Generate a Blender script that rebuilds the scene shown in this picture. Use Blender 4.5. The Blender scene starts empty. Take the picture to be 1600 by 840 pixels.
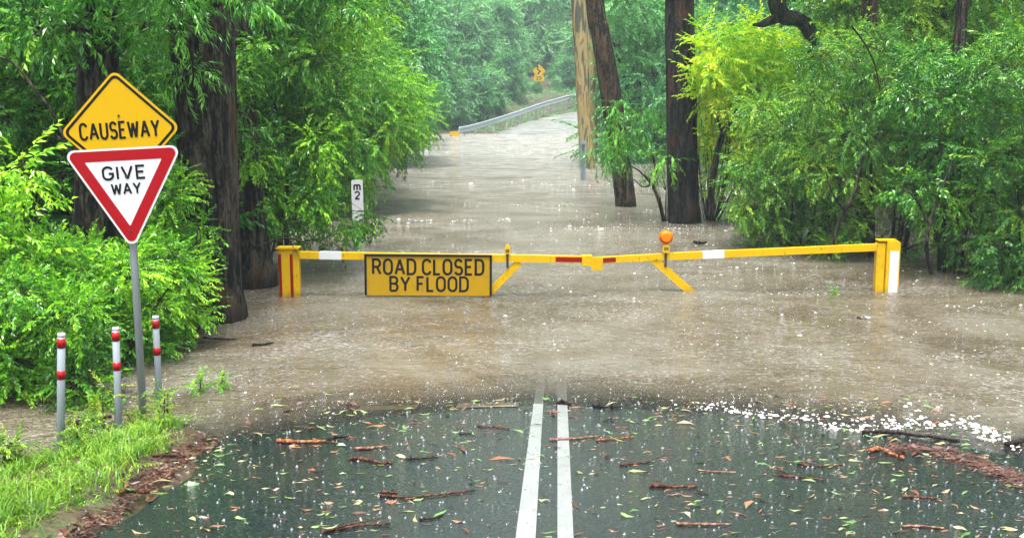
import bpy, math, random
import numpy as np
from mathutils import Vector, Matrix

# ------------------------------------------------------------------ camera, world, sun, exposure
SC = bpy.context.scene
COL = SC.collection
CAM_H, PITCH, FPX = 2.46, math.atan(265 / 1700), 1700.0
cam_d = bpy.data.cameras.new("camera")
cam_d.sensor_width = 36.0
cam_d.lens = 36.0 * FPX / 1600.0
cam_d.clip_start, cam_d.clip_end = 0.05, 2000
cam = bpy.data.objects.new("camera", cam_d)
COL.objects.link(cam)
cam.location = (0, 0, CAM_H)
cam.rotation_euler = (math.pi / 2 - PITCH, 0, 0)
SC.camera = cam

SUN_EL, SUN_AZ = math.radians(76), math.radians(192)     # azimuth clockwise from +Y
w = bpy.data.worlds.new("World")
SC.world = w
w.use_nodes = True
wn, wl = w.node_tree.nodes, w.node_tree.links
wn.clear()
wo = wn.new("ShaderNodeOutputWorld"); wb = wn.new("ShaderNodeBackground")
sky = wn.new("ShaderNodeTexSky"); sky.sky_type = 'NISHITA'; sky.sun_disc = False
sky.sun_elevation = SUN_EL; sky.sun_rotation = SUN_AZ
sky.air_density = 1.0; sky.dust_density = 7.0; sky.ozone_density = 1.0
hs = wn.new("ShaderNodeHueSaturation"); hs.inputs['Saturation'].default_value = 0.22
wl.new(sky.outputs[0], hs.inputs['Color']); wl.new(hs.outputs[0], wb.inputs[0])
wb.inputs[1].default_value = 0.115
wl.new(wb.outputs[0], wo.inputs[0])

sun_d = bpy.data.lights.new("sun", 'SUN')
sun_d.energy = 1.5; sun_d.angle = math.radians(12); sun_d.color = (1.0, 0.96, 0.88)
sun = bpy.data.objects.new("sun", sun_d); COL.objects.link(sun)
sd = Vector((math.sin(SUN_AZ) * math.cos(SUN_EL), math.cos(SUN_AZ) * math.cos(SUN_EL), math.sin(SUN_EL)))
sun.rotation_euler = sd.to_track_quat('Z', 'Y').to_euler()
sun.location = (0, 0, 30)

SC.view_settings.view_transform = 'Standard'
SC.view_settings.look = 'None'
SC.view_settings.exposure = 1.92
SC.view_settings.gamma = 1.0
SC.view_settings.use_curve_mapping = False
cy = SC.cycles
cy.max_bounces = 7; cy.diffuse_bounces = 2; cy.glossy_bounces = 3
cy.transmission_bounces = 4; cy.transparent_max_bounces = 8; cy.volume_bounces = 2
cy.use_denoising = True
cy.caustics_reflective = False; cy.caustics_refractive = False
cy.sample_clamp_indirect = 6.0

RNG = np.random.default_rng(11)
random.seed(5)

# ------------------------------------------------------------------ picture <-> place
CP, SP = math.cos(PITCH), math.sin(PITCH)


def ray(px, py):
    dx, dy = (px - 800) / FPX, (420 - py) / FPX
    return Vector((dx, CP + dy * SP, -SP + dy * CP))


def on(px, py, z=0.0):
    r = ray(px, py)
    t = (z - CAM_H) / r.z
    return Vector((r.x * t, r.y * t, z))


def at(px, py, d):
    r = ray(px, py)
    t = d / r.y
    return Vector((r.x * t, d, CAM_H + r.z * t))


# ------------------------------------------------------------------ nodes and materials
class NT:
    def __init__(self, name):
        self.m = bpy.data.materials.new(name)
        self.m.use_nodes = True
        self.n, self.l = self.m.node_tree.nodes, self.m.node_tree.links
        self.n.clear()
        self.out = self.n.new("ShaderNodeOutputMaterial")

    def new(self, t, **kw):
        nd = self.n.new("ShaderNode" + t)
        for k, v in kw.items():
            if k[0] == '_':
                nd.inputs[k[1:].replace('__', ' ')].default_value = v
            else:
                setattr(nd, k, v)
        return nd

    def link(self, a, b):
        self.l.new(a, b)

    def coords(self, scale=(1, 1, 1), kind='Object'):
        tc = self.new("TexCoord")
        mp = self.new("Mapping"); mp.inputs['Scale'].default_value = scale
        self.link(tc.outputs[kind], mp.inputs[0])
        return mp.outputs[0]

    def noise(self, co, scale, detail=4, rough=0.6, dist=0.0):
        nz = self.new("TexNoise")
        nz.inputs['Scale'].default_value = scale
        nz.inputs['Detail'].default_value = detail
        nz.inputs['Roughness'].default_value = rough
        nz.inputs['Distortion'].default_value = dist
        if co is not None:
            self.link(co, nz.inputs['Vector'])
        return nz.outputs['Fac']

    def ramp(self, fac, stops, interp='LINEAR'):
        r = self.new("ValToRGB")
        r.color_ramp.interpolation = interp
        e = r.color_ramp.elements
        while len(e) < len(stops):
            e.new(0.5)
        for el, (p, c) in zip(e, stops):
            el.position = p
            el.color = (*c, 1) if len(c) == 3 else c
        self.link(fac, r.inputs[0])
        return r.outputs[0]

    def math(self, op, a, b=None, clamp=False):
        m = self.new("Math", operation=op, use_clamp=clamp)
        for i, v in enumerate((a, b)):
            if v is None:
                continue
            if isinstance(v, (int, float)):
                m.inputs[i].default_value = v
            else:
                self.link(v, m.inputs[i])
        return m.outputs[0]

    def mixc(self, fac, a, b, blend='MIX'):
        m = self.new("Mix", data_type='RGBA', blend_type=blend)
        for s, v in ((m.inputs[0], fac), (m.inputs[6], a), (m.inputs[7], b)):
            if isinstance(v, (int, float)):
                s.default_value = v
            elif isinstance(v, tuple):
                s.default_value = (*v, 1)
            else:
                self.link(v, s)
        return m.outputs[2]

    def bump(self, h, strength, dist=0.02, normal=None):
        b = self.new("Bump")
        b.inputs['Strength'].default_value = strength
        b.inputs['Distance'].default_value = dist
        self.link(h, b.inputs['Height'])
        if normal is not None:
            self.link(normal, b.inputs['Normal'])
        return b.outputs[0]

    def principled(self, color=None, rough=0.5, normal=None, metal=0.0, spec=0.5):
        p = self.new("BsdfPrincipled")
        for key, v in (('Base Color', color), ('Roughness', rough), ('Metallic', metal), ('Specular IOR Level', spec)):
            if v is None:
                continue
            if isinstance(v, tuple):
                p.inputs[key].default_value = (*v, 1)
            elif isinstance(v, (int, float)):
                p.inputs[key].default_value = v
            else:
                self.link(v, p.inputs[key])
        if normal is not None:
            self.link(normal, p.inputs['Normal'])
        return p

    def done(self, shader):
        self.link(shader, self.out.inputs['Surface'])
        return self.m


def paint(name, col, rough=0.35, grime=0.35, grime_col=(0.10, 0.07, 0.03), metal=0.0, scale=9.0, spec=0.22, mud=False):
    t = NT(name)
    co = t.coords()
    n1 = t.noise(co, scale, 6, 0.7)
    n2 = t.noise(co, scale * 9, 3, 0.6)
    fac = t.math('MULTIPLY', t.math('SUBTRACT', n1, 0.52, True), 3.0 * grime, True)
    c = t.mixc(fac, col, grime_col)
    c2 = t.mixc(t.math('MULTIPLY', n2, 0.22), c, tuple(0.55 * v for v in col))
    if mud:
        # rust spots, scuffs, and silt splashed up from the water at the gate's own zero level
        n4 = t.noise(t.coords((1, 1, 0.5)), 26, 4, 0.75)
        c2 = t.mixc(t.math('MULTIPLY', t.math('SUBTRACT', n4, 0.60, True), 9.0, True), c2, (0.10, 0.035, 0.010))
        sep = t.new("SeparateXYZ"); t.link(co, sep.inputs[0])
        band = t.math('SUBTRACT', t.math('ADD', t.math('MULTIPLY', n1, 0.22), -0.02), sep.outputs[2])
        c2 = t.mixc(t.math('MULTIPLY', band, 5.0, True), c2, (0.17, 0.105, 0.035))
    rg = t.math('ADD', t.math('MULTIPLY', n1, 0.3), rough - 0.12)
    p = t.principled(c2, rg, t.bump(n2, 0.08, 0.004), metal, spec)
    return t.done(p.outputs[0])


def leaf_mat(name, stops, rough=0.33, trans=0.28, tcol=(1.15, 1.25, 0.5), gain=1.95, warm=(1.2, 1.0, 0.75)):
    t = NT(name)
    a = t.new("Attribute", attribute_name="var")
    c = t.ramp(a.outputs['Fac'], [(q, tuple(min(.8, gain * v * wv) for v, wv in zip(col, warm))) for q, col in stops])
    p = t.principled(c, rough, spec=0.5)
    tr = t.new("BsdfTranslucent")
    t.link(t.mixc(1.0, c, tcol, 'MULTIPLY'), tr.inputs[0])
    mx = t.new("MixShader"); mx.inputs[0].default_value = trans
    t.link(p.outputs[0], mx.inputs[1]); t.link(tr.outputs[0], mx.inputs[2])
    return t.done(mx.outputs[0])


def bark_mat(name, dark, light, patch=None, vscale=1.0, bump=0.9, moss=None, wetfoot=True):
    t = NT(name)
    co = t.coords((1, 1, 0.16))
    co2 = t.coords((1, 1, 0.5))
    n1 = t.noise(co, 13 * vscale, 3, 0.6, 0.5)
    n2 = t.noise(t.coords((1, 1, 0.4)), 34 * vscale, 4, 0.7)
    n3 = t.noise(co2, 2.3, 4, 0.6)
    h = t.math('ADD', t.math('MULTIPLY', n1, 0.6), t.math('MULTIPLY', n2, 0.4))
    c = t.ramp(h, [(0.45, dark), (0.51, tuple(a * .7 + b * .3 for a, b in zip(dark, light))), (0.585, light)])
    if patch:
        c = t.mixc(t.math('MULTIPLY', t.math('SUBTRACT', n3, 0.56, True), 7.0, True), c, patch)
    if moss:
        n4 = t.noise(t.coords(), 1.6, 5, 0.7)
        c = t.mixc(t.math('MULTIPLY', t.math('SUBTRACT', n4, 0.55, True), 5.0, True), c, moss)
    if wetfoot:
        sep = t.new("SeparateXYZ"); t.link(t.coords(), sep.inputs[0])
        wet = t.math('MULTIPLY', t.math('SUBTRACT', t.math('ADD', t.math('MULTIPLY', n3, 0.35), 0.02), sep.outputs[2]), 7.0, True)
        c = t.mixc(t.math('MULTIPLY', wet, 0.7), c, (0.010, 0.0075, 0.005))
    p = t.principled(c, 0.62, t.bump(h, bump, 0.12), spec=0.14)
    return t.done(p.outputs[0])


M = {}
M['yellow'] = paint('yellow_paint', (0.60, 0.375, 0.0), 0.36, 0.45, mud=True)
M['sign_yellow'] = paint('yellow_sign_sheeting', (0.57, 0.345, 0.0), 0.3, 0.12)
M['board_yellow'] = paint('weathered_yellow_board', (0.39, 0.235, 0.001), 0.42, 0.6, scale=5)
M['black'] = paint('black_paint', (0.006, 0.006, 0.008), 0.5, 0.0, spec=0.15)
M['red'] = paint('red_reflective', (0.33, 0.002, 0.008), 0.3, 0.15)
M['dark_red'] = paint('dark_red_reflective', (0.22, 0.003, 0.006), 0.3, 0.2)
M['white'] = paint('white_reflective', (0.60, 0.62, 0.65), 0.3, 0.12, (0.3, 0.3, 0.28))
M['galv'] = paint('galvanised_steel', (0.22, 0.25, 0.27), 0.35, 0.55, (0.20, 0.22, 0.22), 0.35, 14)
M['pale_galv'] = paint('pale_galvanised_steel', (0.25, 0.29, 0.33), 0.35, 0.3, (0.3, 0.33, 0.34), 0.1, 14)
M['rail'] = paint('wet_galvanised_rail', (0.42, 0.5, 0.55), 0.3, 0.35, (0.2, 0.22, 0.22), 0.5, 4)
M['steel_dark'] = paint('dark_steel', (0.05, 0.05, 0.055), 0.4, 0.2, metal=0.4)
M['amber'] = paint('amber_lens', (0.75, 0.17, 0.002), 0.18, 0.05)

M['leaf_fern'] = leaf_mat('leaf_bright_green', [(0.0, (0.010, 0.055, 0.008)), (0.45, (0.035, 0.155, 0.010)), (0.8, (0.09, 0.26, 0.012)), (1.0, (0.17, 0.36, 0.02))])
M['leaf_mid'] = leaf_mat('leaf_mid_green', [(0.0, (0.006, 0.045, 0.010)), (0.5, (0.022, 0.12, 0.018)), (0.85, (0.06, 0.20, 0.020)), (1.0, (0.12, 0.28, 0.025))], 0.25)
M['leaf_strap'] = leaf_mat('leaf_gum_green', [(0.0, (0.010, 0.07, 0.012)), (0.5, (0.035, 0.17, 0.02)), (1.0, (0.11, 0.32, 0.03))], 0.28)
M['leaf_weep'] = leaf_mat('leaf_weeping_green', [(0.0, (0.008, 0.055, 0.012)), (0.4, (0.028, 0.12, 0.016)), (0.75, (0.075, 0.20, 0.016)), (1.0, (0.16, 0.28, 0.02))], 0.33)
M['leaf_lime'] = leaf_mat('leaf_lime_green', [(0.0, (0.06, 0.19, 0.012)), (0.5, (0.16, 0.34, 0.016)), (0.85, (0.30, 0.45, 0.018)), (1.0, (0.46, 0.46, 0.02))], 0.35, 0.4)
M['leaf_fine'] = leaf_mat('leaf_fine_light_green', [(0.0, (0.012, 0.08, 0.010)), (0.5, (0.055, 0.19, 0.014)), (1.0, (0.16, 0.32, 0.02))], 0.36, 0.36)
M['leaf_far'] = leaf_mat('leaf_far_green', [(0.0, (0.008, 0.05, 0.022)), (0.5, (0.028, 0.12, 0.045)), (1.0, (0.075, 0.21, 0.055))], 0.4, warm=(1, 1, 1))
M['leaf_far_pale'] = leaf_mat('leaf_far_pale_green', [(0.0, (0.03, 0.11, 0.05)), (0.5, (0.075, 0.20, 0.085)), (1.0, (0.15, 0.30, 0.11))], 0.4, warm=(1, 1, 1))  # bluish gum leaf colour, paled in place of distance haze
M['grass'] = leaf_mat('grass_blades', [(0.0, (0.025, 0.10, 0.008)), (0.5, (0.115, 0.25, 0.012)), (0.9, (0.24, 0.38, 0.02)), (1.0, (0.34, 0.36, 0.07))], 0.4, 0.35, gain=1.2, warm=(1, 1, 1))
M['litter'] = leaf_mat('fallen_leaves', [(0.0, (0.06, 0.16, 0.03)), (0.25, (0.18, 0.30, 0.09)), (0.4, (0.29, 0.28, 0.14)), (0.6, (0.25, 0.15, 0.08)), (0.8, (0.22, 0.075, 0.035)), (1.0, (0.03, 0.018, 0.015))], 0.3, 0.1, (1, 1, 1), gain=1.0, warm=(1, 1, 1))
M['bark_litter'] = leaf_mat('bark_litter', [(0.0, (0.018, 0.009, 0.007)), (0.5, (0.075, 0.024, 0.014)), (0.85, (0.16, 0.055, 0.03)), (1.0, (0.26, 0.15, 0.10))], 0.4, 0.0, gain=0.8, warm=(1, 1, 1))

M['bark_dark'] = bark_mat('bark_ironbark', (0.003, 0.003, 0.003), (0.085, 0.070, 0.056), (0.12, 0.065, 0.034), 1.0, 1.0)
M['bark_brown'] = bark_mat('bark_brown', (0.006, 0.005, 0.004), (0.105, 0.075, 0.052), (0.085, 0.048, 0.028), 1.1, 0.9)
M['bark_black'] = bark_mat('bark_black', (0.002, 0.002, 0.0025), (0.048, 0.040, 0.036), (0.08, 0.030, 0.018), 0.9, 1.0)
M['bark_grey'] = bark_mat('bark_grey', (0.03, 0.03, 0.028), (0.13, 0.12, 0.10), None, 1.3, 0.6)
M['stick'] = bark_mat('stick_wet_brown', (0.03, 0.012, 0.009), (0.16, 0.06, 0.04), None, 2.0, 0.5, wetfoot=False)
M['stick_orange'] = bark_mat('stick_orange', (0.14, 0.04, 0.015), (0.5, 0.20, 0.09), None, 2.0, 0.4, wetfoot=False)
M['stick_black'] = bark_mat('stick_black', (0.008, 0.006, 0.007), (0.04, 0.028, 0.026), None, 2.0, 0.5, wetfoot=False)
M['stick_pink'] = bark_mat('stick_pale', (0.12, 0.05, 0.035), (0.36, 0.20, 0.15), None, 2.0, 0.4, wetfoot=False)


def yellow_bark():
    t = NT('bark_peeling_gum')
    co = t.coords((1, 1, 0.16))
    n1 = t.noise(co, 5.5, 4, 0.55, 0.8)
    n2 = t.noise(co, 22, 5, 0.7)
    n3 = t.noise(t.coords((1, 1, 0.4)), 3, 3)
    c = t.ramp(n1, [(0.40, (0.05, 0.06, 0.045)), (0.44, (0.13, 0.13, 0.08)), (0.47, (0.34, 0.26, 0.10)), (0.60, (0.42, 0.33, 0.14)), (0.64, (0.17, 0.10, 0.045)), (0.70, (0.29, 0.21, 0.09))])
    c = t.mixc(t.math('MULTIPLY', n2, 0.35), c, (0.16, 0.10, 0.05))
    p = t.principled(c, 0.5, t.bump(t.math('ADD', n1, n2), 0.7, 0.05))
    return t.done(p.outputs[0])


M['bark_yellow'] = yellow_bark()

# ------------------------------------------------------------------ terrain heights
PROFILE = np.array([[-60, 2.6], [-10, 1.05], [0, 0.52], [5.6, 0.205], [7.6, 0.078], [8.55, 0.004], [9.1, -0.05], [9.7, -0.09], [13, -0.22], [20, -0.6],
                    [35, -1.0], [60, -1.0], [73, -0.45], [79, 0.0], [86, 0.7], [91, 1.22], [100, 1.95], [113, 2.7], [130, 3.8], [180, 9.0], [300, 26.0]])


def smooth(a, b, x):
    t = np.clip((x - a) / (b - a), 0, 1)
    return t * t * (3 - 2 * t)


def road_x(y):
    y = np.asarray(y, float)
    far = np.where(y > 66, 0.011 * (y - 66) ** 2, 0.0)
    far = np.where(y > 100, 0.011 * 34 ** 2 + 0.75 * (y - 100), far)
    return -0.07 + 0.043 * np.minimum(y, 20) + (-0.02) * np.clip(y - 20, 0, 60) + far


def prof(y):
    return np.interp(y, PROFILE[:, 0], PROFILE[:, 1])


def lump(x, y, s=1.0):
    return (np.sin(x * 1.7 * s + 1.3) * np.cos(y * 1.3 * s - .4) + .6 * np.sin(x * 3.9 * s - y * 2.7 * s + 2.0) + .4 * np.cos(x * 8.1 * s + y * 6.3 * s)) / 2.0


def verge_end(x):
    return 7.55 + np.clip((-2.2 - x) * 1.5, 0, .65)


def ground_z(x, y):
    x, y = np.asarray(x, float), np.asarray(y, float)
    d = x - road_x(y)
    z = prof(y)
    crown = 0.010 * np.abs(d) + np.where(d < 0, 0.0095, 0.0060) * d * d
    zr = z - np.minimum(crown, 0.17)
    # beyond the shoulders the ground drops away from the embankment
    side = np.where(d < 0, smooth(2.55, 4.2, -d), smooth(3.7, 6.0, d))
    drop = np.where(y < 60, 0.35, 0.0) * side * smooth(6.0, 9.0, y)
    zr = zr - drop
    # grass verge, lower left
    verge = smooth(2.35, 2.75, -d) * (1 - smooth(-.25, .35, y - verge_end(x) + 0.1 * lump(x, y, 2)))
    zr = zr + verge * (0.05 + 0.03 * lump(x, y, 1.4) + 0.06)
    # left bank under the shrubs, right bank
    lb = smooth(4.0, 6.5, -x) * smooth(8.2, 9.5, y) * (1 - smooth(40, 70, y))
    lb = lb * np.where(y > 13, smooth(4.6, 8, -x), 1)
    zr = zr * (1 - lb) + lb * (0.28 + 0.12 * lump(x, y, .6) + np.clip(-x - 6, 0, 60) * 0.05)
    rb = smooth(7.2, 9.5, x - np.clip(y - 15, 0, 30) * 0.35) * smooth(6, 12, y) * (1 - smooth(50, 80, y))
    zr = zr * (1 - rb) + rb * (0.2 + 0.12 * lump(x, y, .6) + np.clip(x - 10, 0, 60) * 0.04)
    # far banks beside the climbing road
    fs = smooth(60, 86, y) * smooth(4.6, 9.0, np.abs(d))
    zr = zr + fs * (0.5 + np.clip(np.abs(d) - 6, 0, 80) * 0.10 + 0.4 * lump(x, y, .15))
    # lower left of the picture: behind the verge it stays water
    return zr


def grid_lines(segs):
    out = [segs[0][0]]
    for a, b, st in segs:
        n = max(1, int(round((b - a) / st)))
        out += list(a + (b - a) * np.arange(1, n + 1) / n)
    return np.array(out)


def np_mesh(name, V, F, mats, parent=None, var=None, smooth_shade=False, midx=None, loc=None):
    """V (n,3), F (m,k) array or list of such arrays -> one linked object."""
    Fs = F if isinstance(F, list) else [F]
    Fs = [f for f in Fs if len(f)]
    me = bpy.data.meshes.new(name)
    V = np.ascontiguousarray(V, np.float32)
    me.vertices.add(len(V)); me.vertices.foreach_set("co", V.ravel())
    tot = np.concatenate([np.full(len(f), f.shape[1], np.int32) for f in Fs])
    idx = np.concatenate([np.asarray(f, np.int32).ravel() for f in Fs])
    me.loops.add(len(idx)); me.loops.foreach_set("vertex_index", idx)
    me.polygons.add(len(tot))
    st = np.zeros(len(tot), np.int32); st[1:] = np.cumsum(tot)[:-1]
    me.polygons.foreach_set("loop_start", st)
    me.polygons.foreach_set("use_smooth", np.full(len(tot), smooth_shade, bool))
    for m in (mats if isinstance(mats, (list, tuple)) else [mats]):
        me.materials.append(m)
    if midx is not None:
        me.polygons.foreach_set("material_index", np.asarray(midx, np.int32))
    if var is not None:
        at_ = me.attributes.new("var", 'FLOAT', 'POINT')
        at_.data.foreach_set("value", np.asarray(var, np.float32))
    me.update(calc_edges=True)
    me.validate()
    o = bpy.data.objects.new(name, me)
    COL.objects.link(o)
    if parent is not None:
        o.parent = parent
    if loc is not None:
        o.location = loc
    return o


def sheet(name, xs, ys, zf, mat, var=None, smooth_shade=True):
    X, Y = np.meshgrid(xs, ys)
    Z = zf(X, Y)
    V = np.stack([X.ravel(), Y.ravel(), np.broadcast_to(Z, X.shape).ravel()], 1)
    nx, ny = len(xs), len(ys)
    i = (np.arange(ny - 1)[:, None] * nx + np.arange(nx - 1)[None]).ravel()
    F = np.stack([i, i + 1, i + nx + 1, i + nx], 1)
    vv = None if var is None else var(X, Y).ravel()
    return np_mesh(name, V, F, mat, var=vv, smooth_shade=smooth_shade)


def tag(o, label=None, cat=None, group=None, kind=None):
    if label: o['label'] = label
    if cat: o['category'] = cat
    if group: o['group'] = group
    if kind: o['kind'] = kind
    return o


def thing(name, label, cat, loc, group=None, rot=(0, 0, 0)):
    o = bpy.data.objects.new(name, None)
    o.empty_display_size = 0.2
    COL.objects.link(o)
    o.location = loc; o.rotation_euler = rot
    return tag(o, label, cat, group)


# ------------------------------------------------------------------ setting: ground, road, water
def ground_material():
    t = NT('wet_soil')
    co = t.coords()
    n = t.noise(co, 1.2, 6, 0.7); n2 = t.noise(co, 14, 5, 0.7)
    c = t.ramp(n2, [(0.3, (0.02, 0.012, 0.007)), (0.55, (0.06, 0.035, 0.02)), (0.75, (0.11, 0.06, 0.035))])
    c = t.mixc(t.math('MULTIPLY', t.math('SUBTRACT', n, 0.5, True), 5, True), c, (0.05, 0.11, 0.02))
    p = t.principled(c, 0.55, t.bump(n2, 0.6, 0.05))
    return t.done(p.outputs[0])


def asphalt_material(name='wet_asphalt'):
    t = NT(name)
    co = t.coords()
    n1 = t.noise(co, 0.9, 5, 0.65, 0.5)
    n2 = t.noise(co, 70, 3, 0.6)
    n3 = t.noise(t.coords((1.0, 0.35, 1.0)), 22, 3, 0.6)
    v = t.new("TexVoronoi"); v.inputs['Scale'].default_value = 26
    t.link(co, v.inputs['Vector'])
    ring = t.math('SINE', t.math('MULTIPLY', v.outputs['Distance'], 34.0))
    c = t.ramp(n2, [(0.3, (0.002, 0.006, 0.0065)), (0.7, (0.012, 0.024, 0.026))])  # teal in the base colour stands in for reflected trees and sky
    c = t.mixc(t.math('MULTIPLY', t.math('SUBTRACT', n1, 0.5, True), 3, True), c, (0.022, 0.026, 0.018))
    rg = t.math('ADD', t.math('MULTIPLY', n1, 0.22), 0.06)
    h = t.math('ADD', t.math('MULTIPLY', n3, 0.8), t.math('MULTIPLY', ring, 0.12))
    nb = t.bump(h, 0.22, 0.02)
    nb = t.bump(n2, 0.25, 0.004, nb)
    p = t.principled(c, rg, nb, spec=0.35)
    p.inputs['Coat Weight'].default_value = 0.4
    p.inputs['Coat Roughness'].default_value = 0.08
    t.link(t.bump(h, 0.16, 0.02), p.inputs['Coat Normal'])
    return t.done(p.outputs[0])


def far_road_material():
    """bitumen under running muddy water, its sky sheen put in as pale grey"""
    t = NT('running_water_sheen_on_road')
    co = t.coords((0.5, 1.4, 1))
    n = t.noise(co, 1.6, 6, 0.7, 0.8); n2 = t.noise(t.coords(), 9, 4, 0.7)
    c = t.ramp(t.math('ADD', t.math('MULTIPLY', n, .6), t.math('MULTIPLY', n2, .4)), [(0.38, (0.10, 0.095, 0.09)), (0.5, (0.22, 0.22, 0.21)), (0.62, (0.36, 0.37, 0.37))])  # pale greys hold the sheen of sky on the running water
    p = t.principled(c, 0.22, t.bump(n2, 0.5, 0.06), spec=0.6)
    return t.done(p.outputs[0])


def line_material(name, col):
    t = NT(name)
    co = t.coords()
    n = t.noise(co, 60, 4, 0.7); n1 = t.noise(co, 4, 4, 0.6)
    c = t.mixc(t.math('MULTIPLY', t.math('SUBTRACT', n, 0.42, True), 2.2, True), col, (0.06, 0.07, 0.07))
    c = t.mixc(t.math('MULTIPLY', t.math('SUBTRACT', n1, 0.45, True), 2.0, True), c, tuple(v * .55 for v in col))
    p = t.principled(c, 0.3, t.bump(n, 0.2, 0.004))
    p.inputs['Coat Weight'].default_value = 0.3
    p.inputs['Coat Roughness'].default_value = 0.1
    return t.done(p.outputs[0])


def water_material():
    t = NT('muddy_floodwater')
    a = t.new("Attribute", attribute_name="var")
    turb = a.outputs['Fac']
    co = t.coords()
    # flow, ripples, rain pocks
    flow = t.noise(t.coords((0.8, 1.25, 1)), 1.5, 5, 0.65, 0.9)
    rip = t.noise(t.coords((1.0, 1.6, 1)), 9.0, 4, 0.65, 0.4)
    pock = t.noise(t.coords((1.0, 0.8, 1)), 30.0, 3, 0.65)
    v = t.new("TexVoronoi"); v.inputs['Scale'].default_value = 13
    v.inputs['Randomness'].default_value = 1.0
    t.link(co, v.inputs['Vector'])
    ring = t.math('MULTIPLY', t.math('SINE', t.math('MULTIPLY', v.outputs['Distance'], 40.0)),
                  t.math('SUBTRACT', 0.55, v.outputs['Distance'], True))
    nb = t.bump(flow, 0.7, 0.26)
    nb = t.bump(rip, 0.8, 0.13, nb)
    nb = t.bump(pock, 0.9, 0.035, nb)
    nb = t.bump(ring, 0.3, 0.014, nb)
    big = t.noise(t.coords((0.5, 0.7, 1)), 0.6, 5, 0.68, 1.2)
    mud = t.ramp(big, [(0.36, (0.10, 0.067, 0.030)), (0.5, (0.170, 0.134, 0.082)), (0.66, (0.25, 0.222, 0.17))])  # mud browns; broad pale and dark areas also paint in sky and tree reflections
    # foam: fine froth flecks carried in streaks
    fl = t.noise(t.coords((0.6, 0.8, 1)), 1.1, 4, 0.7, 1.0)
    fleck = t.noise(t.coords((0.7, 1.0, 1)), 24.0, 3, 0.75)
    foam_sheen = t.math('MULTIPLY', t.math('SUBTRACT', t.math('ADD', fleck, t.math('MULTIPLY', fl, 0.5)), 0.80, True), 3.8, True)
    # pales with distance: far froth streaks, and sky sheen put into the colour
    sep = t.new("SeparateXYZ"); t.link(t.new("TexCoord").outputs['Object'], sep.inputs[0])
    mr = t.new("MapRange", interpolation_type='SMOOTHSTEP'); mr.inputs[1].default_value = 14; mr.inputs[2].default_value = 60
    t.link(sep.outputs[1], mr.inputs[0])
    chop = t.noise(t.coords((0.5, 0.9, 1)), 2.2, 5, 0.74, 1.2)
    far_sheen = t.math('MULTIPLY', t.math('MULTIPLY', t.math('SUBTRACT', chop, 0.36, True), 4.0, True), t.math('MULTIPLY', mr.outputs[0], 1.0))
    foam_sheen = t.math('MAXIMUM', foam_sheen, far_sheen)
    foam_sheen = t.math('MULTIPLY', foam_sheen, turb)
    mud = t.mixc(foam_sheen, mud, (0.70, 0.70, 0.68))
    dif = t.principled(mud, 0.45, nb, spec=0.0)
    clear = t.new("BsdfTransparent"); clear.inputs[0].default_value = (0.86, 0.9, 0.88, 1)
    body = t.new("MixShader")
    t.link(turb, body.inputs[0]); t.link(clear.outputs[0], body.inputs[1]); t.link(dif.outputs[0], body.inputs[2])
    gl = t.new("BsdfGlossy"); gl.inputs['Roughness'].default_value = 0.07
    t.link(nb, gl.inputs['Normal'])
    fr = t.new("Fresnel"); fr.inputs['IOR'].default_value = 1.34
    t.link(nb, fr.inputs['Normal'])
    mx = t.new("MixShader")
    t.link(t.math('MULTIPLY', fr.outputs[0], t.math('ADD', t.math('MULTIPLY', turb, 2.0), 0.8), True), mx.inputs[0]); t.link(body.outputs[0], mx.inputs[1]); t.link(gl.outputs[0], mx.inputs[2])
    return t.done(mx.outputs[0])


XS = grid_lines([(-140, -20, 6), (-20, -6, 0.7), (-6, 6, 0.14), (6, 20, 0.7), (20, 140, 6)])
YS = grid_lines([(-30, 3, 1.5), (3, 14, 0.14), (14, 30, 0.8), (30, 120, 2.0), (120, 250, 6)])


def ground_below_road(X, Y):
    d = X - road_x(Y)
    on_road = (d > -2.45) & (d < 3.6)
    return ground_z(X, Y) - np.where(on_road, 0.05, 0.0)


M['soil'] = ground_material()
ground = tag(sheet('ground', XS, YS, ground_below_road, M['soil']), kind='structure')
M['asphalt'] = asphalt_material()


def ribbon(name, ys, x0f, x1f, lift, mat, nx=12):
    """a strip that follows the road surface"""
    V, F = [], []
    for y in ys:
        c = float(road_x(y))
        for k in range(nx + 1):
            d = x0f(y) + (x1f(y) - x0f(y)) * k / nx
            x = c + d
            V.append((x, y, float(ground_z(x, y)) + lift))
    n = nx + 1
    for j in range(len(ys) - 1):
        for k in range(nx):
            a = j * n + k
            F.append((a, a + 1, a + n + 1, a + n))
    return np_mesh(name, np.array(V), np.array(F), mat, smooth_shade=True)


edge = lambda y: -2.36 + 0.05 * math.sin(y * 3.1) + 0.03 * math.sin(y * 7.7)
tag(ribbon('road', grid_lines([(-28, 4, 0.8), (4, 12, 0.15), (12, 20, 0.5)]), edge, lambda y: 3.75, 0.0, M['asphalt'], 24), kind='structure')
tag(ribbon('road', grid_lines([(70, 135, 1.5)]), lambda y: -3.3, lambda y: 3.5, 0.0, far_road_material(), 10), kind='structure')
M['line'] = line_material('worn_white_line', (0.25, 0.27, 0.27))
M['line_hold'] = line_material('worn_hold_line', (0.19, 0.155, 0.085))


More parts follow.
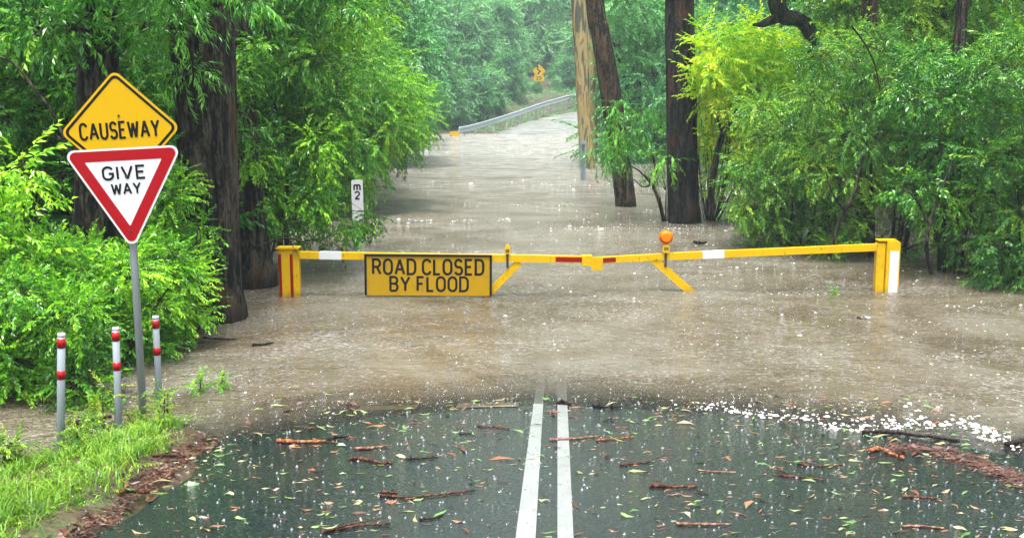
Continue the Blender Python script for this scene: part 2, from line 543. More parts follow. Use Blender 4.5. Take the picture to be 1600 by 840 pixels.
def line_off(px0, px1, pya=840, pyb=645):
    """offsets of a line's two edges from the road centre, read at two picture rows"""
    res = []
    for py, (a, b) in ((pya, px0), (pyb, px1)):
        z = 0.205 if py == 840 else 0.02
        pa, pb = on(a, py, z), on(b, py, z)
        res.append((pa.y, pa.x - float(road_x(pa.y)), pb.x - float(road_x(pb.y))))
    (y0, a0, b0), (y1, a1, b1) = res
    fa = lambda y: a0 + (a1 - a0) * (y - y0) / (y1 - y0)
    fb = lambda y: b0 + (b1 - b0) * (y - y0) / (y1 - y0)
    return fa, fb


for e0, e1 in (((806, 837), (832, 848)), ((871, 896), (871, 887))):
    fa, fb = line_off(e0, e1)
    tag(ribbon('road_marking', grid_lines([(-20, 4, 1.0), (4, 11.5, 0.15)]), fa, fb, 0.005, M['line'], 2), kind='structure')
for pa, pb in ((560, 652), (714, 810)):
    a, b = on(pa, 631, 0.0), on(pb, 631, 0.0)
    y = (a.y + b.y) / 2
    c = float(road_x(y))
    tag(ribbon('road_marking', [y - .09, y, y + .09], lambda y, a=a, c=c: a.x - c, lambda y, b=b, c=c: b.x - c, 0.005, M['line_hold'], 8), kind='structure')

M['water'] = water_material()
WXS = grid_lines([(-140, -20, 8), (-20, -6, 1.0), (-6, 7, 0.10), (7, 20, 1.0), (20, 140, 8)])
WYS = grid_lines([(4.5, 14, 0.10), (14, 30, 1.0), (30, 90, 3.0), (90, 110, 6)])
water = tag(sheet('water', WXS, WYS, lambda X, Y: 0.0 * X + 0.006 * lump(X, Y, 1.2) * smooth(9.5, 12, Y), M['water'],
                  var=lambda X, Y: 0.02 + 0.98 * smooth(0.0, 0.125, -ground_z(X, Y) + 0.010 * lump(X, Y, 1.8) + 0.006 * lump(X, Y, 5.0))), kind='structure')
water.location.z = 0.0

# ------------------------------------------------------------------ tubes and foliage
class Tubes:
    def __init__(self):
        self.V, self.F, self.n = [], [], 0

    def add(self, pts, radii, sides=8, seed=0, rough=0.0, cap=True, ridge=None):
        pts = np.asarray([tuple(p) for p in pts], float)
        radii = np.asarray(radii, float)
        rg = np.random.default_rng(seed + 77)
        n = len(pts)
        tan = np.gradient(pts, axis=0)
        tan /= np.linalg.norm(tan, axis=1)[:, None] + 1e-9
        ref = np.array([1.0, 0.13, 0.07])
        if abs(tan[:, 0]).mean() > 0.8:
            ref = np.array([0.1, 1.0, 0.2])
        u = np.cross(tan, ref); u /= np.linalg.norm(u, axis=1)[:, None] + 1e-9
        v = np.cross(tan, u)
        a = np.arange(sides) * 2 * np.pi / sides
        rr = np.ones((n, sides))
        if rough:
            rr += rough * rg.normal(size=(n, sides)) * 0.5
        if ridge is not None:
            amp, cnt = ridge
            ph = rg.uniform(0, 6, 5)
            s = np.arange(n)[:, None]
            rr += amp * (np.sin(cnt * a[None] + ph[0] + 0.35 * np.sin(s * .5 + ph[1])) * .5 + np.sin((cnt * 2 + 3) * a[None] + ph[2] + .6 * np.sin(s * .33 + ph[3])) * .5
                         + 1.1 * np.sin(2 * a[None] + ph[4] + s * 0.10) * .6)
        R = radii[:, None] * rr
        P = pts[:, None] + R[..., None] * (np.cos(a)[None, :, None] * u[:, None] + np.sin(a)[None, :, None] * v[:, None])
        self.V.append(P.reshape(-1, 3))
        i = (np.arange(n - 1)[:, None] * sides + np.arange(sides)[None])
        j = (np.arange(n - 1)[:, None] * sides + (np.arange(sides)[None] + 1) % sides)
        f = np.stack([i.ravel(), j.ravel(), (j + sides).ravel(), (i + sides).ravel()], 1) + self.n
        self.F.append(f)
        self.n += n * sides
        if cap:
            start = self.n - n * sides
            for k, sg in ((0, -1), (n - 1, 1)):
                self.V.append((pts[k] + tan[k] * 0.25 * sg * radii[k])[None])
                ring = start + k * sides + np.arange(sides)
                nxt = np.roll(ring, -1)
                cc = np.full(sides, self.n)
                self.F.append(np.stack([nxt, ring, cc, cc] if sg < 0 else [ring, nxt, cc, cc], 1))
                self.n += 1

    def build(self, name, mat, parent=None, smooth_shade=True, loc=None):
        V = np.concatenate(self.V)
        Q = np.concatenate(self.F)
        tri = Q[:, 2] == Q[:, 3]
        return np_mesh(name, V, [Q[~tri], Q[tri][:, :3]], mat, parent, smooth_shade=smooth_shade, loc=loc)


def spline(ctrl, n):
    """Catmull-Rom through control rows (x, y, z, r)"""
    c = np.asarray(ctrl, float)
    c = np.vstack([2 * c[0] - c[1], c, 2 * c[-1] - c[-2]])
    m = len(c) - 3
    t = np.linspace(0, m - 1e-6, n)
    i = t.astype(int); f = (t - i)[:, None]
    p0, p1, p2, p3 = c[i], c[i + 1], c[i + 2], c[i + 3]
    return 0.5 * (2 * p1 + (p2 - p0) * f + (2 * p0 - 5 * p1 + 4 * p2 - p3) * f ** 2 + (3 * p1 - p0 - 3 * p2 + p3) * f ** 3)


KINDS = {  # leaf length, leaf width, spray length, leaves, droop, leaf angle, flatness jitter, leaf sag
    'fern':  (0.052, 0.025, 0.27, 22, 0.15, 1.05, 0.75, 0.18),
    'broad': (0.090, 0.040, 0.32, 15, 0.25, 0.85, 0.9, 0.40),
    'strap': (0.105, 0.017, 0.36, 18, 0.35, 0.60, 0.60, 0.70),
    'weep':  (0.052, 0.026, 0.30, 24, 0.20, 1.05, 0.85, 0.25),
    'lime':  (0.110, 0.050, 0.50, 16, 0.15, 0.90, 0.55, 0.20),
    'fine':  (0.080, 0.030, 0.50, 34, 0.25, 0.95, 0.75, 0.25),
    'mid':   (0.130, 0.062, 0.75, 26, 0.25, 0.85, 0.75, 0.30),
    'far':   (0.260, 0.140, 1.30, 24, 0.22, 0.85, 0.85, 0.30),
}


def make_templates(kind, count=7, seed=3):
    L, W, S, n, droop, ang, jit, sag = KINDS[kind]
    rg = np.random.default_rng(seed)
    out = []
    for _ in range(count):
        V = []
        bend = rg.uniform(-0.25, 0.25)
        for k in range(n):
            t = (k + rg.uniform(0, .7)) / n
            p = np.array([S * t, bend * S * t * t, -droop * S * t * t])
            d = np.array([1, 2 * bend * t, -2 * droop * t]); d /= np.linalg.norm(d)
            side = 1 if k % 2 else -1
            lat = np.array([-d[1], d[0], 0]); lat /= np.linalg.norm(lat) + 1e-9
            a = ang * (1.05 - 0.55 * t) + rg.normal() * 0.2
            ld = d * math.cos(a) + lat * side * math.sin(a) + np.array([0, 0, -sag]) * rg.uniform(.3, 1.3) + rg.normal(size=3) * jit * .32
            ld /= np.linalg.norm(ld)
            up = np.array([0, 0, 1.0]) + rg.normal(size=3) * jit * .55
            wd = np.cross(ld, up); wd /= np.linalg.norm(wd) + 1e-9
            nn = np.cross(wd, ld)
            l = L * rg.uniform(.65, 1.2) * (1 - .35 * abs(t - .4)); ww = W * rg.uniform(.8, 1.15) * l / L
            fold = 0.22 * ww
            V += [p, p + ld * l * .45 + wd * ww * .5 + nn * fold, p + ld * l - nn * .12 * l, p + ld * l * .45 - wd * ww * .5 + nn * fold]
        out.append(np.array(V))
    return out


TPL = {k: make_templates(k) for k in KINDS}


def foliage(frames, kind, rg):
    """frames: (pos, dir, scale, var) arrays -> leaf vertices, quads, var"""
    pos, dr, sc, va = frames
    T = TPL[kind]
    d = dr / (np.linalg.norm(dr, axis=1)[:, None] + 1e-9)
    up = np.tile([0, 0, 1.0], (len(d), 1)) + rg.normal(size=d.shape) * 0.28
    y = np.cross(up, d); y /= np.linalg.norm(y, axis=1)[:, None] + 1e-9
    z = np.cross(d, y)
    R = np.stack([d, y, z], 1)               # rows: local axes
    which = rg.integers(0, len(T), len(d))
    Vs, Cs = [], []
    for k in range(len(T)):
        s = which == k
        if not s.any():
            continue
        v = np.einsum('vi,nij->nvj', T[k], R[s]) * sc[s][:, None, None] + pos[s][:, None]
        nl = v.shape[1] // 4
        c = np.clip(va[s][:, None] + rg.normal(size=(v.shape[0], nl)) * 0.17, 0, 1)
        Vs.append(v.reshape(-1, 3)); Cs.append(np.repeat(c.reshape(-1), 4))
    V = np.concatenate(Vs)
    return V, np.arange(len(V)).reshape(-1, 4), np.concatenate(Cs)


def clump_frames(c, r, n, rg, droop=0.3, tone=0.5, size=1.0, squash=0.75, outward=1.0):
    lob = rg.normal(size=(5, 3)); lob /= np.linalg.norm(lob, axis=1)[:, None]
    u = rg.normal(size=(n, 3)); u /= np.linalg.norm(u, axis=1)[:, None]
    m = 0.62 + 0.55 * np.clip((u @ lob.T).max(1), 0, 1) ** 3
    rad = r * m * rg.uniform(0.25, 1.0, n) ** 0.55
    off = u * rad[:, None] * np.array([1, 1, squash])
    pos = np.asarray(c)[None] + off
    dr = u * outward + rg.normal(size=(n, 3)) * 0.45 + np.array([0, 0, -droop])
    # tone varies at random by clump and by spray
    va = np.clip(tone + rg.normal(size=n) * 0.14 + rg.normal() * .16, 0, 1)
    return pos, dr, size * rg.uniform(.7, 1.25, n), va


def cat_frames(fr):
    return tuple(np.concatenate([f[i] for f in fr]) for i in range(4))


def limb(tb, p0, p1, r0, r1, rg, sag=0.12, n=7, sides=6):
    p0, p1 = np.asarray(p0, float), np.asarray(p1, float)
    t = np.linspace(0, 1, n)[:, None]
    L = np.linalg.norm(p1 - p0)
    path = p0 + (p1 - p0) * t
    path[:, 2] += (np.sin(t[:, 0] * math.pi) * sag * L)
    path += np.sin(t * math.pi) * rg.normal(size=3) * 0.06 * L + np.sin(t * 2 * math.pi) * rg.normal(size=3) * 0.03 * L
    tb.add(path, r0 + (r1 - r0) * t[:, 0], sides, int(rg.integers(1e6)), 0.08)


def plant(name, label, cat, base, stems, clumps, kind, lmat, bmat, seed, group=None, droop=0.3, tone=0.5, size=1.0,
          n_per=60, hero=None, twig=0.35, limb_r=0.035, squash=0.8, trunk_name='trunk', crown_name='crown', extra=None):
    """stems: list of control rows (x,y,z,r) in world space; clumps: (x,y,z,r[,n]) in world space."""
    rg = np.random.default_rng(seed)
    base = np.asarray(tuple(base), float)
    t = thing(name, label, cat, base, group)
    tb = Tubes()
    allp, allr = [], []
    for si, st in enumerate(stems):
        n = 40 if hero else 14
        s = spline(st, n)
        tb.add(s[:, :3] - base, s[:, 3], 44 if hero else 9, seed + si, 0.02 if hero else 0.06, ridge=(hero if hero else None))
        allp.append(s[:, :3]); allr.append(s[:, 3])
    P, Rr = np.concatenate(allp), np.concatenate(allr)
    fr = []
    for c in clumps:
        c3, r = np.array(c[:3], float), c[3]
        n = int(c[4] if len(c) > 4 else n_per)
        # limb: from a stem point lower than the clump
        dist = np.linalg.norm(P - c3, axis=1) + np.where(P[:, 2] > c3[2] - 0.1 * r, 1.5, 0) + 0.4 * np.abs(P[:, 2] - (c3[2] - r))
        k = int(np.argmin(dist))
        lr = min(limb_r * (0.6 + r), Rr[k] * 0.6)
        limb(tb, P[k] - base, c3 - base, lr, lr * .3, rg)
        f = clump_frames(c3 - base, r, n, rg, droop, tone, size, squash)
        fr.append(f)
        m = rg.random(n) < twig
        for p in f[0][m][:40]:
            limb(tb, (c3 - base) * 0.85 + p * .15 + rg.normal(size=3) * .1 * r, p, lr * .28 + .002, 0.0025, rg, 0.05, 4, 3)
    tb.build(trunk_name, bmat, t)
    if fr:
        V, F, va = foliage(cat_frames(fr), kind, rg)
        np_mesh(crown_name, V, F, lmat, t, var=va)
    return t


def region(px0, px1, py0, py1, d0, d1, n, r0, r1, seed, per=None):
    """n clumps spread through a box of picture rows and columns between two distances"""
    rg = np.random.default_rng(seed)
    out, pts = [], []
    for k in range(n):
        best, bd = None, -1
        for _ in range(12):
            q = np.array([rg.uniform(px0, px1), rg.uniform(py0, py1), rg.uniform(d0, d1)])
            dd = min((np.linalg.norm((q - p) / np.array([px1 - px0, py1 - py0, 1.5 * (d1 - d0) + .1])) for p in pts), default=9)
            if dd > bd:
                best, bd = q, dd
        pts.append(best)
        a = at(best[0], best[1], best[2])
        c = (a.x, a.y, a.z, rg.uniform(r0, r1))
        out.append(c + (per,) if per else c)
    return out


def px_stem(rows, d=None):
    """rows (px, py, distance, radius)"""
    out = []
    for px, py, dd, r in rows:
        a = at(px, py, dd)
        out.append((a.x, a.y, a.z, r))
    return out


def bush_stems(base, n, h, spread, r, rg):
    st = []
    for k in range(n):
        a = rg.uniform(0, 6.28); s = spread * rg.uniform(.3, 1)
        b = np.array(base) + np.array([math.cos(a), math.sin(a), 0]) * .15 * spread
        e = np.array(base) + np.array([math.cos(a) * s, math.sin(a) * s, h * rg.uniform(.75, 1)])
        m = (b + e) / 2 + np.array([-math.cos(a) * .12 * s, -math.sin(a) * .12 * s, .05 * h])
        st.append([(*b, r), (*m, r * .7), (*e, r * .3)])
    return st


# ------------------------------------------------------------------ hard-surface helpers
class MB:
    """boxes, prisms and flat strips gathered into one mesh, with material slots"""
    def __init__(self):
        self.V, self.F, self.mi = [], [], []

    def box(self, c, s, mi=0, rot=None, bev=0.0):
        c = Vector(c); h = Vector(s) / 2
        b = min(bev, *(0.45 * v for v in s)) if bev else 0
        prof = []
        if b:
            ring = [(-h.x, -h.z + b), (-h.x + b, -h.z), (h.x - b, -h.z), (h.x, -h.z + b), (h.x, h.z - b), (h.x - b, h.z), (-h.x + b, h.z), (-h.x, h.z - b)]
        else:
            ring = [(-h.x, -h.z), (h.x, -h.z), (h.x, h.z), (-h.x, h.z)]
        n0 = len(self.V); k = len(ring)
        for y in (-h.y, h.y):
            for x, z in ring:
                v = Vector((x, y, z))
                if rot is not None:
                    v = rot @ v
                self.V.append(tuple(c + v))
        self.F.append([n0 + i for i in range(k)]); self.mi.append(mi)
        self.F.append([n0 + k + i for i in reversed(range(k))]); self.mi.append(mi)
        for i in range(k):
            j = (i + 1) % k
            self.F.append([n0 + j, n0 + i, n0 + k + i, n0 + k + j]); self.mi.append(mi)
        return self

    def bar(self, a, b, w, dth, mi=0):
        """a bar of cross-section w (in the XZ plane) by dth (along Y) from a to b"""
        a, b = Vector(a), Vector(b)
        d = b - a
        ang = math.atan2(d.z, d.x)
        return self.box((a + b) / 2, (Vector((d.x, 0, d.z)).length, dth, w), mi, Matrix.Rotation(-ang, 3, 'Y'), min(.006, w * .2))

    def prism(self, poly, y0, y1, mi=0, mi_side=None):
        """polygon of (x, z) extruded from y0 (front) to y1"""
        n0, k = len(self.V), len(poly)
        for y in (y0, y1):
            for x, z in poly:
                self.V.append((x, y, z))
        self.F.append([n0 + i for i in range(k)]); self.mi.append(mi)
        self.F.append([n0 + k + i for i in reversed(range(k))]); self.mi.append(mi if mi_side is None else mi_side)
        for i in range(k):
            j = (i + 1) % k
            self.F.append([n0 + j, n0 + i, n0 + k + i, n0 + k + j]); self.mi.append(mi if mi_side is None else mi_side)
        return self

    def flat(self, poly, y, mi=0):
        n0 = len(self.V)
        self.V += [(x, y, z) for x, z in poly]
        self.F.append(list(range(n0, n0 + len(poly)))); self.mi.append(mi)
        return self

    def ringband(self, outer, inner, y, mi=0):
        n0, k = len(self.V), len(outer)
        self.V += [(x, y, z) for x, z in outer] + [(x, y, z) for x, z in inner]
        for i in range(k):
            j = (i + 1) % k
            self.F.append([n0 + i, n0 + j, n0 + k + j, n0 + k + i]); self.mi.append(mi)
        return self

    def strip(self, pts, w, y, mi=0):
        """a stroke of width w along (x, z) points, mitred, lying flat at depth y"""
        P = [Vector(p) for p in pts]
        closed = (P[0] - P[-1]).length < 1e-6
        if closed:
            P = P[:-1]
        n = len(P); L, R = [], []
        for i in range(n):
            a = P[i - 1] if (i > 0 or closed) else None
            b = P[(i + 1) % n] if (i < n - 1 or closed) else None
            d1 = (P[i] - a).normalized() if a is not None else None
            d2 = (b - P[i]).normalized() if b is not None else None
            d = (d1 + d2).normalized() if d1 is not None and d2 is not None else (d1 or d2)
            nn = Vector((-d.y, d.x))
            m = w / 2
            if d1 is not None and d2 is not None:
                m = m / max(0.45, nn.dot(Vector((-d1.y, d1.x))))
            e = Vector((0, 0))
            L.append(P[i] + nn * m + e); R.append(P[i] - nn * m + e)
        n0 = len(self.V)
        self.V += [(p.x, y, p.y) for p in L] + [(p.x, y, p.y) for p in R]
        for i in range(n if closed else n - 1):
            j = (i + 1) % n
            self.F.append([n0 + i, n0 + n + i, n0 + n + j, n0 + j]); self.mi.append(mi)
        return self

    def cyl(self, a, b, r, mi=0, sides=20, r1=None):
        a, b = Vector(a), Vector(b)
        q = (b - a).to_track_quat('Z', 'Y')
        r1 = r if r1 is None else r1
        n0 = len(self.V)
        for c, rr in ((a, r), (b, r1)):
            for i in range(sides):
                t = 2 * math.pi * i / sides
                self.V.append(tuple(c + q @ Vector((math.cos(t) * rr, math.sin(t) * rr, 0))))
        for i in range(sides):
            j = (i + 1) % sides
            self.F.append([n0 + i, n0 + j, n0 + sides + j, n0 + sides + i]); self.mi.append(mi)
        self.F.append([n0 + i for i in reversed(range(sides))]); self.mi.append(mi)
        self.F.append([n0 + sides + i for i in range(sides)]); self.mi.append(mi)
        return self

    def build(self, name, mats, parent=None, loc=None, smooth=False):
        me = bpy.data.meshes.new(name)
        me.from_pydata(self.V, [], self.F)
        for m in (mats if isinstance(mats, (list, tuple)) else [mats]):
            me.materials.append(m)
        me.polygons.foreach_set("material_index", self.mi)
        if smooth:
            for p in me.polygons:
                p.use_smooth = len(p.vertices) == 4
        me.update(); me.validate()
        o = bpy.data.objects.new(name, me); COL.objects.link(o)
        if parent is not None: o.parent = parent
        if loc is not None: o.location = loc
        return o


def arc(cx, cz, rx, rz, a0, a1, n=12):
    return [(cx + rx * math.cos(math.radians(a0 + (a1 - a0) * i / n)), cz + rz * math.sin(math.radians(a0 + (a1 - a0) * i / n))) for i in range(n + 1)]


GLYPH = {  # strokes in a cell one unit high; (width, [polylines])
    'A': (.68, [[(0, 0), (.34, 1), (.68, 0)], [(.12, .33), (.56, .33)]]),
    'B': (.56, [[(0, .0), (0, 1), (.30, 1)] + arc(.30, .76, .24, .24, 90, -90)[1:] + [(.0, .52)], [(.0, .52), (.30, .52)] + arc(.30, .26, .26, .26, 90, -90)[1:] + [(0, 0)]]),
    'C': (.60, [arc(.31, .68, .31, .32, 20, 180) + arc(.31, .32, .31, .32, 180, 340)]),
    'D': (.60, [[(0, 0), (0, 1), (.28, 1)] + arc(.28, .68, .32, .32, 90, 0)[1:] + arc(.28, .32, .32, .32, 0, -90) + [(0, 0)]]),
    'E': (.50, [[(.50, 1), (0, 1), (0, 0), (.50, 0)], [(0, .52), (.42, .52)]]),
    'F': (.48, [[(.48, 1), (0, 1), (0, 0)], [(0, .52), (.40, .52)]]),
    'G': (.62, [arc(.31, .68, .31, .32, 25, 180) + arc(.31, .32, .31, .32, 180, 360) + [(.62, .46), (.36, .46)]]),
    'I': (.0, [[(0, 0), (0, 1)]]),
    'L': (.46, [[(0, 1), (0, 0), (.46, 0)]]),
    'O': (.62, [arc(.31, .68, .31, .32, 0, 180) + arc(.31, .32, .31, .32, 180, 360) + [(.62, .68)]]),
    'R': (.58, [[(0, 0), (0, 1), (.30, 1)] + arc(.30, .745, .255, .255, 90, -90)[1:] + [(0, .49)], [(.30, .49), (.58, 0)]]),
    'S': (.56, [arc(.28, .74, .26, .26, 20, 250, 14)[:] + arc(.28, .26, .28, .26, 75, -160, 14)]),
    'U': (.58, [[(0, 1), (0, .30)] + arc(.29, .30, .29, .30, 180, 360)[1:] + [(.58, 1)]]),
    'V': (.64, [[(0, 1), (.32, 0), (.64, 1)]]),
    'W': (.86, [[(0, 1), (.21, 0), (.43, .9), (.65, 0), (.86, 1)]]),
    'Y': (.64, [[(0, 1), (.32, .46), (.64, 1)], [(.32, .46), (.32, 0)]]),
    'm': (.80, [[(0, 0), (0, .68)], [(0, .40)] + arc(.20, .46, .20, .20, 180, 0)[1:] + [(.40, 0)], [(.40, .40)] + arc(.60, .46, .20, .20, 180, 0)[1:] + [(.80, 0)]]),
    '2': (.56, [arc(.28, .72, .28, .28, 165, -35) + [(0, 0), (.58, 0)]]),
    '5': (.56, [[(.52, 1), (.06, 1), (.02, .56)] + arc(.26, .34, .30, .31, 120, -150)]),
}


def lettering(mb, text, cx, cz, height, y, stroke=0.15, gap=0.30, space=0.55, mi=0, width=None):
    """letters centred on (cx, cz) at depth y; width squeezes or stretches to fit"""
    h = height * (1 - stroke)
    total = 0
    for i, ch in enumerate(text):
        total += space if ch == ' ' else GLYPH[ch][0] + (gap if i < len(text) - 1 and text[i + 1] != ' ' else 0)
    sx = h if width is None else (width - stroke * height) / total
    x = cx - total * sx / 2
    for i, ch in enumerate(text):
        if ch == ' ':
            x += space * sx
            continue
        wd, strokes = GLYPH[ch]
        parts = []
        for s in strokes:
            cur = [s[0]]
            for q in range(1, len(s)):
                cur.append(s[q])
                if q < len(s) - 1:
                    u, v = Vector(s[q - 1]) - Vector(s[q]), Vector(s[q + 1]) - Vector(s[q])
                    if u.length > 0 and v.length > 0 and u.angle(v) < math.radians(75):
                        parts.append(cur); cur = [s[q]]
            parts.append(cur)
        for k, s in enumerate(parts):
            mb.strip([(x + px * sx, cz - h / 2 + pz * h) for px, pz in s], stroke * height, y - 0.0004 * k - 0.00005 * (i % 2), mi)
        x += wd * sx + (gap * sx if i < len(text) - 1 and text[i + 1] != ' ' else 0)
    return mb


def rounded(poly, r, n=6):
    out = []
    k = len(poly)
    for i in range(k):
        p, a, b = Vector(poly[i]), Vector(poly[i - 1]), Vector(poly[(i + 1) % k])
        u, v = (a - p).normalized(), (b - p).normalized()
        half = math.acos(max(-1, min(1, u.dot(v)))) / 2
        tl = r / math.tan(half)
        c = p + (u + v).normalized() * (r / math.sin(half))
        s, e = p + u * tl - c, p + v * tl - c
        a0, a1 = math.atan2(s.y, s.x), math.atan2(e.y, e.x)
        d = (a1 - a0 + math.pi) % (2 * math.pi) - math.pi
        for j in range(n + 1):
            t = a0 + d * j / n
            out.append((c.x + r * math.cos(t), c.y + r * math.sin(t)))
    return out


# ------------------------------------------------------------------ the causeway / give way sign
def build_road_sign():
    d = 8.25
    foot = at(223, 648, d)
    gz = float(ground_z(foot.x, foot.y))
    t = thing('road_sign', 'yellow causeway diamond above a red and white give way triangle on one grey pole', 'road sign', (foot.x, foot.y, gz))
    top = at(196, 205, d)
    lean = math.atan2(top.x - foot.x, top.z - gz)
    H = top.z - gz
    pole = Tubes()
    pole.add([(0, .02, -.5), (0, .02, H * .5), (0, .02, H + .1)], [.029] * 3, 20)
    po = pole.build('pole', M['galv'], t)
    zc = {}
    for key, (px, py) in {'dia': (190, 203), 'tri': (199, 287)}.items():
        p = at(px, py, d)
        dx, dz = p.x - foot.x, p.z - gz
        zc[key] = (dx * math.cos(lean) - dz * math.sin(lean), dx * math.sin(lean) + dz * math.cos(lean))
    roll = math.radians(-3.0) - lean
    # diamond
    hd = 0.445
    dia = lambda h, r: rounded([(0, -h), (h, 0), (0, h), (-h, 0)], r)
    m = MB()
    m.prism(dia(hd, .055), -.0015, .0015, 0, 1)
    m.ringband(dia(hd - .024, .045), dia(hd - .052, .032), -.0028, 2)
    m.cyl((0, -.0085, .105), (0, -.002, .105), .009, 3, 10)
    po_ = m.build('warning_plate', [M['sign_yellow'], M['galv'], M['black'], M['steel_dark']], t, (zc['dia'][0], -.026, zc['dia'][1]))
    po_.rotation_euler = (0, roll, math.radians(3))
    l = lettering(MB(), 'CAUSEWAY', -.005, .0, .135, -.0042, .135, .30, width=.60)
    l.build('lettering', M['black'], po_)
    # triangle
    S = 0.90
    h3 = S * math.sqrt(3) / 2
    tri = lambda inset, r: rounded([(0, -2 * h3 / 3 + 2 * inset), (S / 2 - inset * math.sqrt(3), h3 / 3 - inset), (-S / 2 + inset * math.sqrt(3), h3 / 3 - inset)], r)
    m = MB()
    m.prism(tri(0, .052), -.0015, .0015, 0, 1)
    m.ringband(tri(.016, .040), tri(.094, .006), -.0028, 2)
    m.cyl((0, -.0085, -2 * h3 / 3 + .15), (0, -.002, -2 * h3 / 3 + .15), .009, 3, 10)
    m.cyl((0.01, -.0085, .045), (0.01, -.002, .045), .009, 3, 10)
    cz = zc['tri'][1] + 0.012
    pt = m.build('give_way_plate', [M['white'], M['galv'], M['red'], M['steel_dark']], t, (zc['tri'][0] , -.034, cz))
    pt.rotation_euler = (0, roll, math.radians(3))
    l = lettering(MB(), 'GIVE', -.005, .075, .108, -.0042, .155, .30, width=.325)
    lettering(l, 'WAY', .0, -.045, .092, -.0042, .155, .28, width=.225)
    l.build('lettering', M['black'], pt)
    for z in (zc['dia'][1], zc['tri'][1] - .1):
        br = MB(); br.box((0, .0, z), (.09, .045, .035), 0, None, .004)
        br.build('bracket', M['galv'], t)
    t.rotation_euler = (0, lean, 0)


build_road_sign()


# ------------------------------------------------------------------ bollards
def make_bollard(label):
    t = thing('bollard', label, 'bollard', (0, 0, 0), 'roadside bollards with red bands')
    b = Tubes(); b.add([(0, 0, -.4), (0, 0, .3), (0, 0, .735)], [.027] * 3, 20)
    b.build('post', M['pale_galv'], t)
    c = MB(); c.cyl((0, 0, .737), (0, 0, .757), .028, 0, 20, .024)
    c.build('cap', M['white'], t, smooth=True)
    for z0, z1 in ((.655, .722), (.43, .492)):
        r = MB(); r.cyl((0, 0, z0), (0, 0, z1), .0285, 0, 24)
        r.build('reflective_band', M['red'], t, smooth=True)
    return t


def copy_tree(o, parent=None):
    c = o.copy(); COL.objects.link(c)
    if parent is not None: c.parent = parent
    for ch in list(o.children): copy_tree(ch, c)
    return c


bol = make_bollard('pale grey red banded bollard standing in the grass, nearest the picture edge')
spots = [((96, 700, 7.42), 520, 4.0, 'white grey red banded bollard deep in the grass at the far left'),
         ((186, 672, 7.98), 512, 1.8, 'grey red banded bollard between the white bollard and the causeway sign pole'),
         ((249, 628, 8.78), 493, -1.0, 'grey red banded bollard standing in water right of the causeway sign pole')]
for i, ((px, py, d), ptop, lean, lab) in enumerate(spots):
    b = bol if i == 0 else copy_tree(bol)
    p, q = at(px, py, d), at(px, ptop, d)
    b.location = (p.x, p.y, q.z - .757)
    b.rotation_euler = (0, math.radians(lean), i * 1.1)
    b['label'] = lab

# ------------------------------------------------------------------ boom gates
GD = 13.55


def g(px, py, dd=0.0):
    return at(px, py, GD + dd)


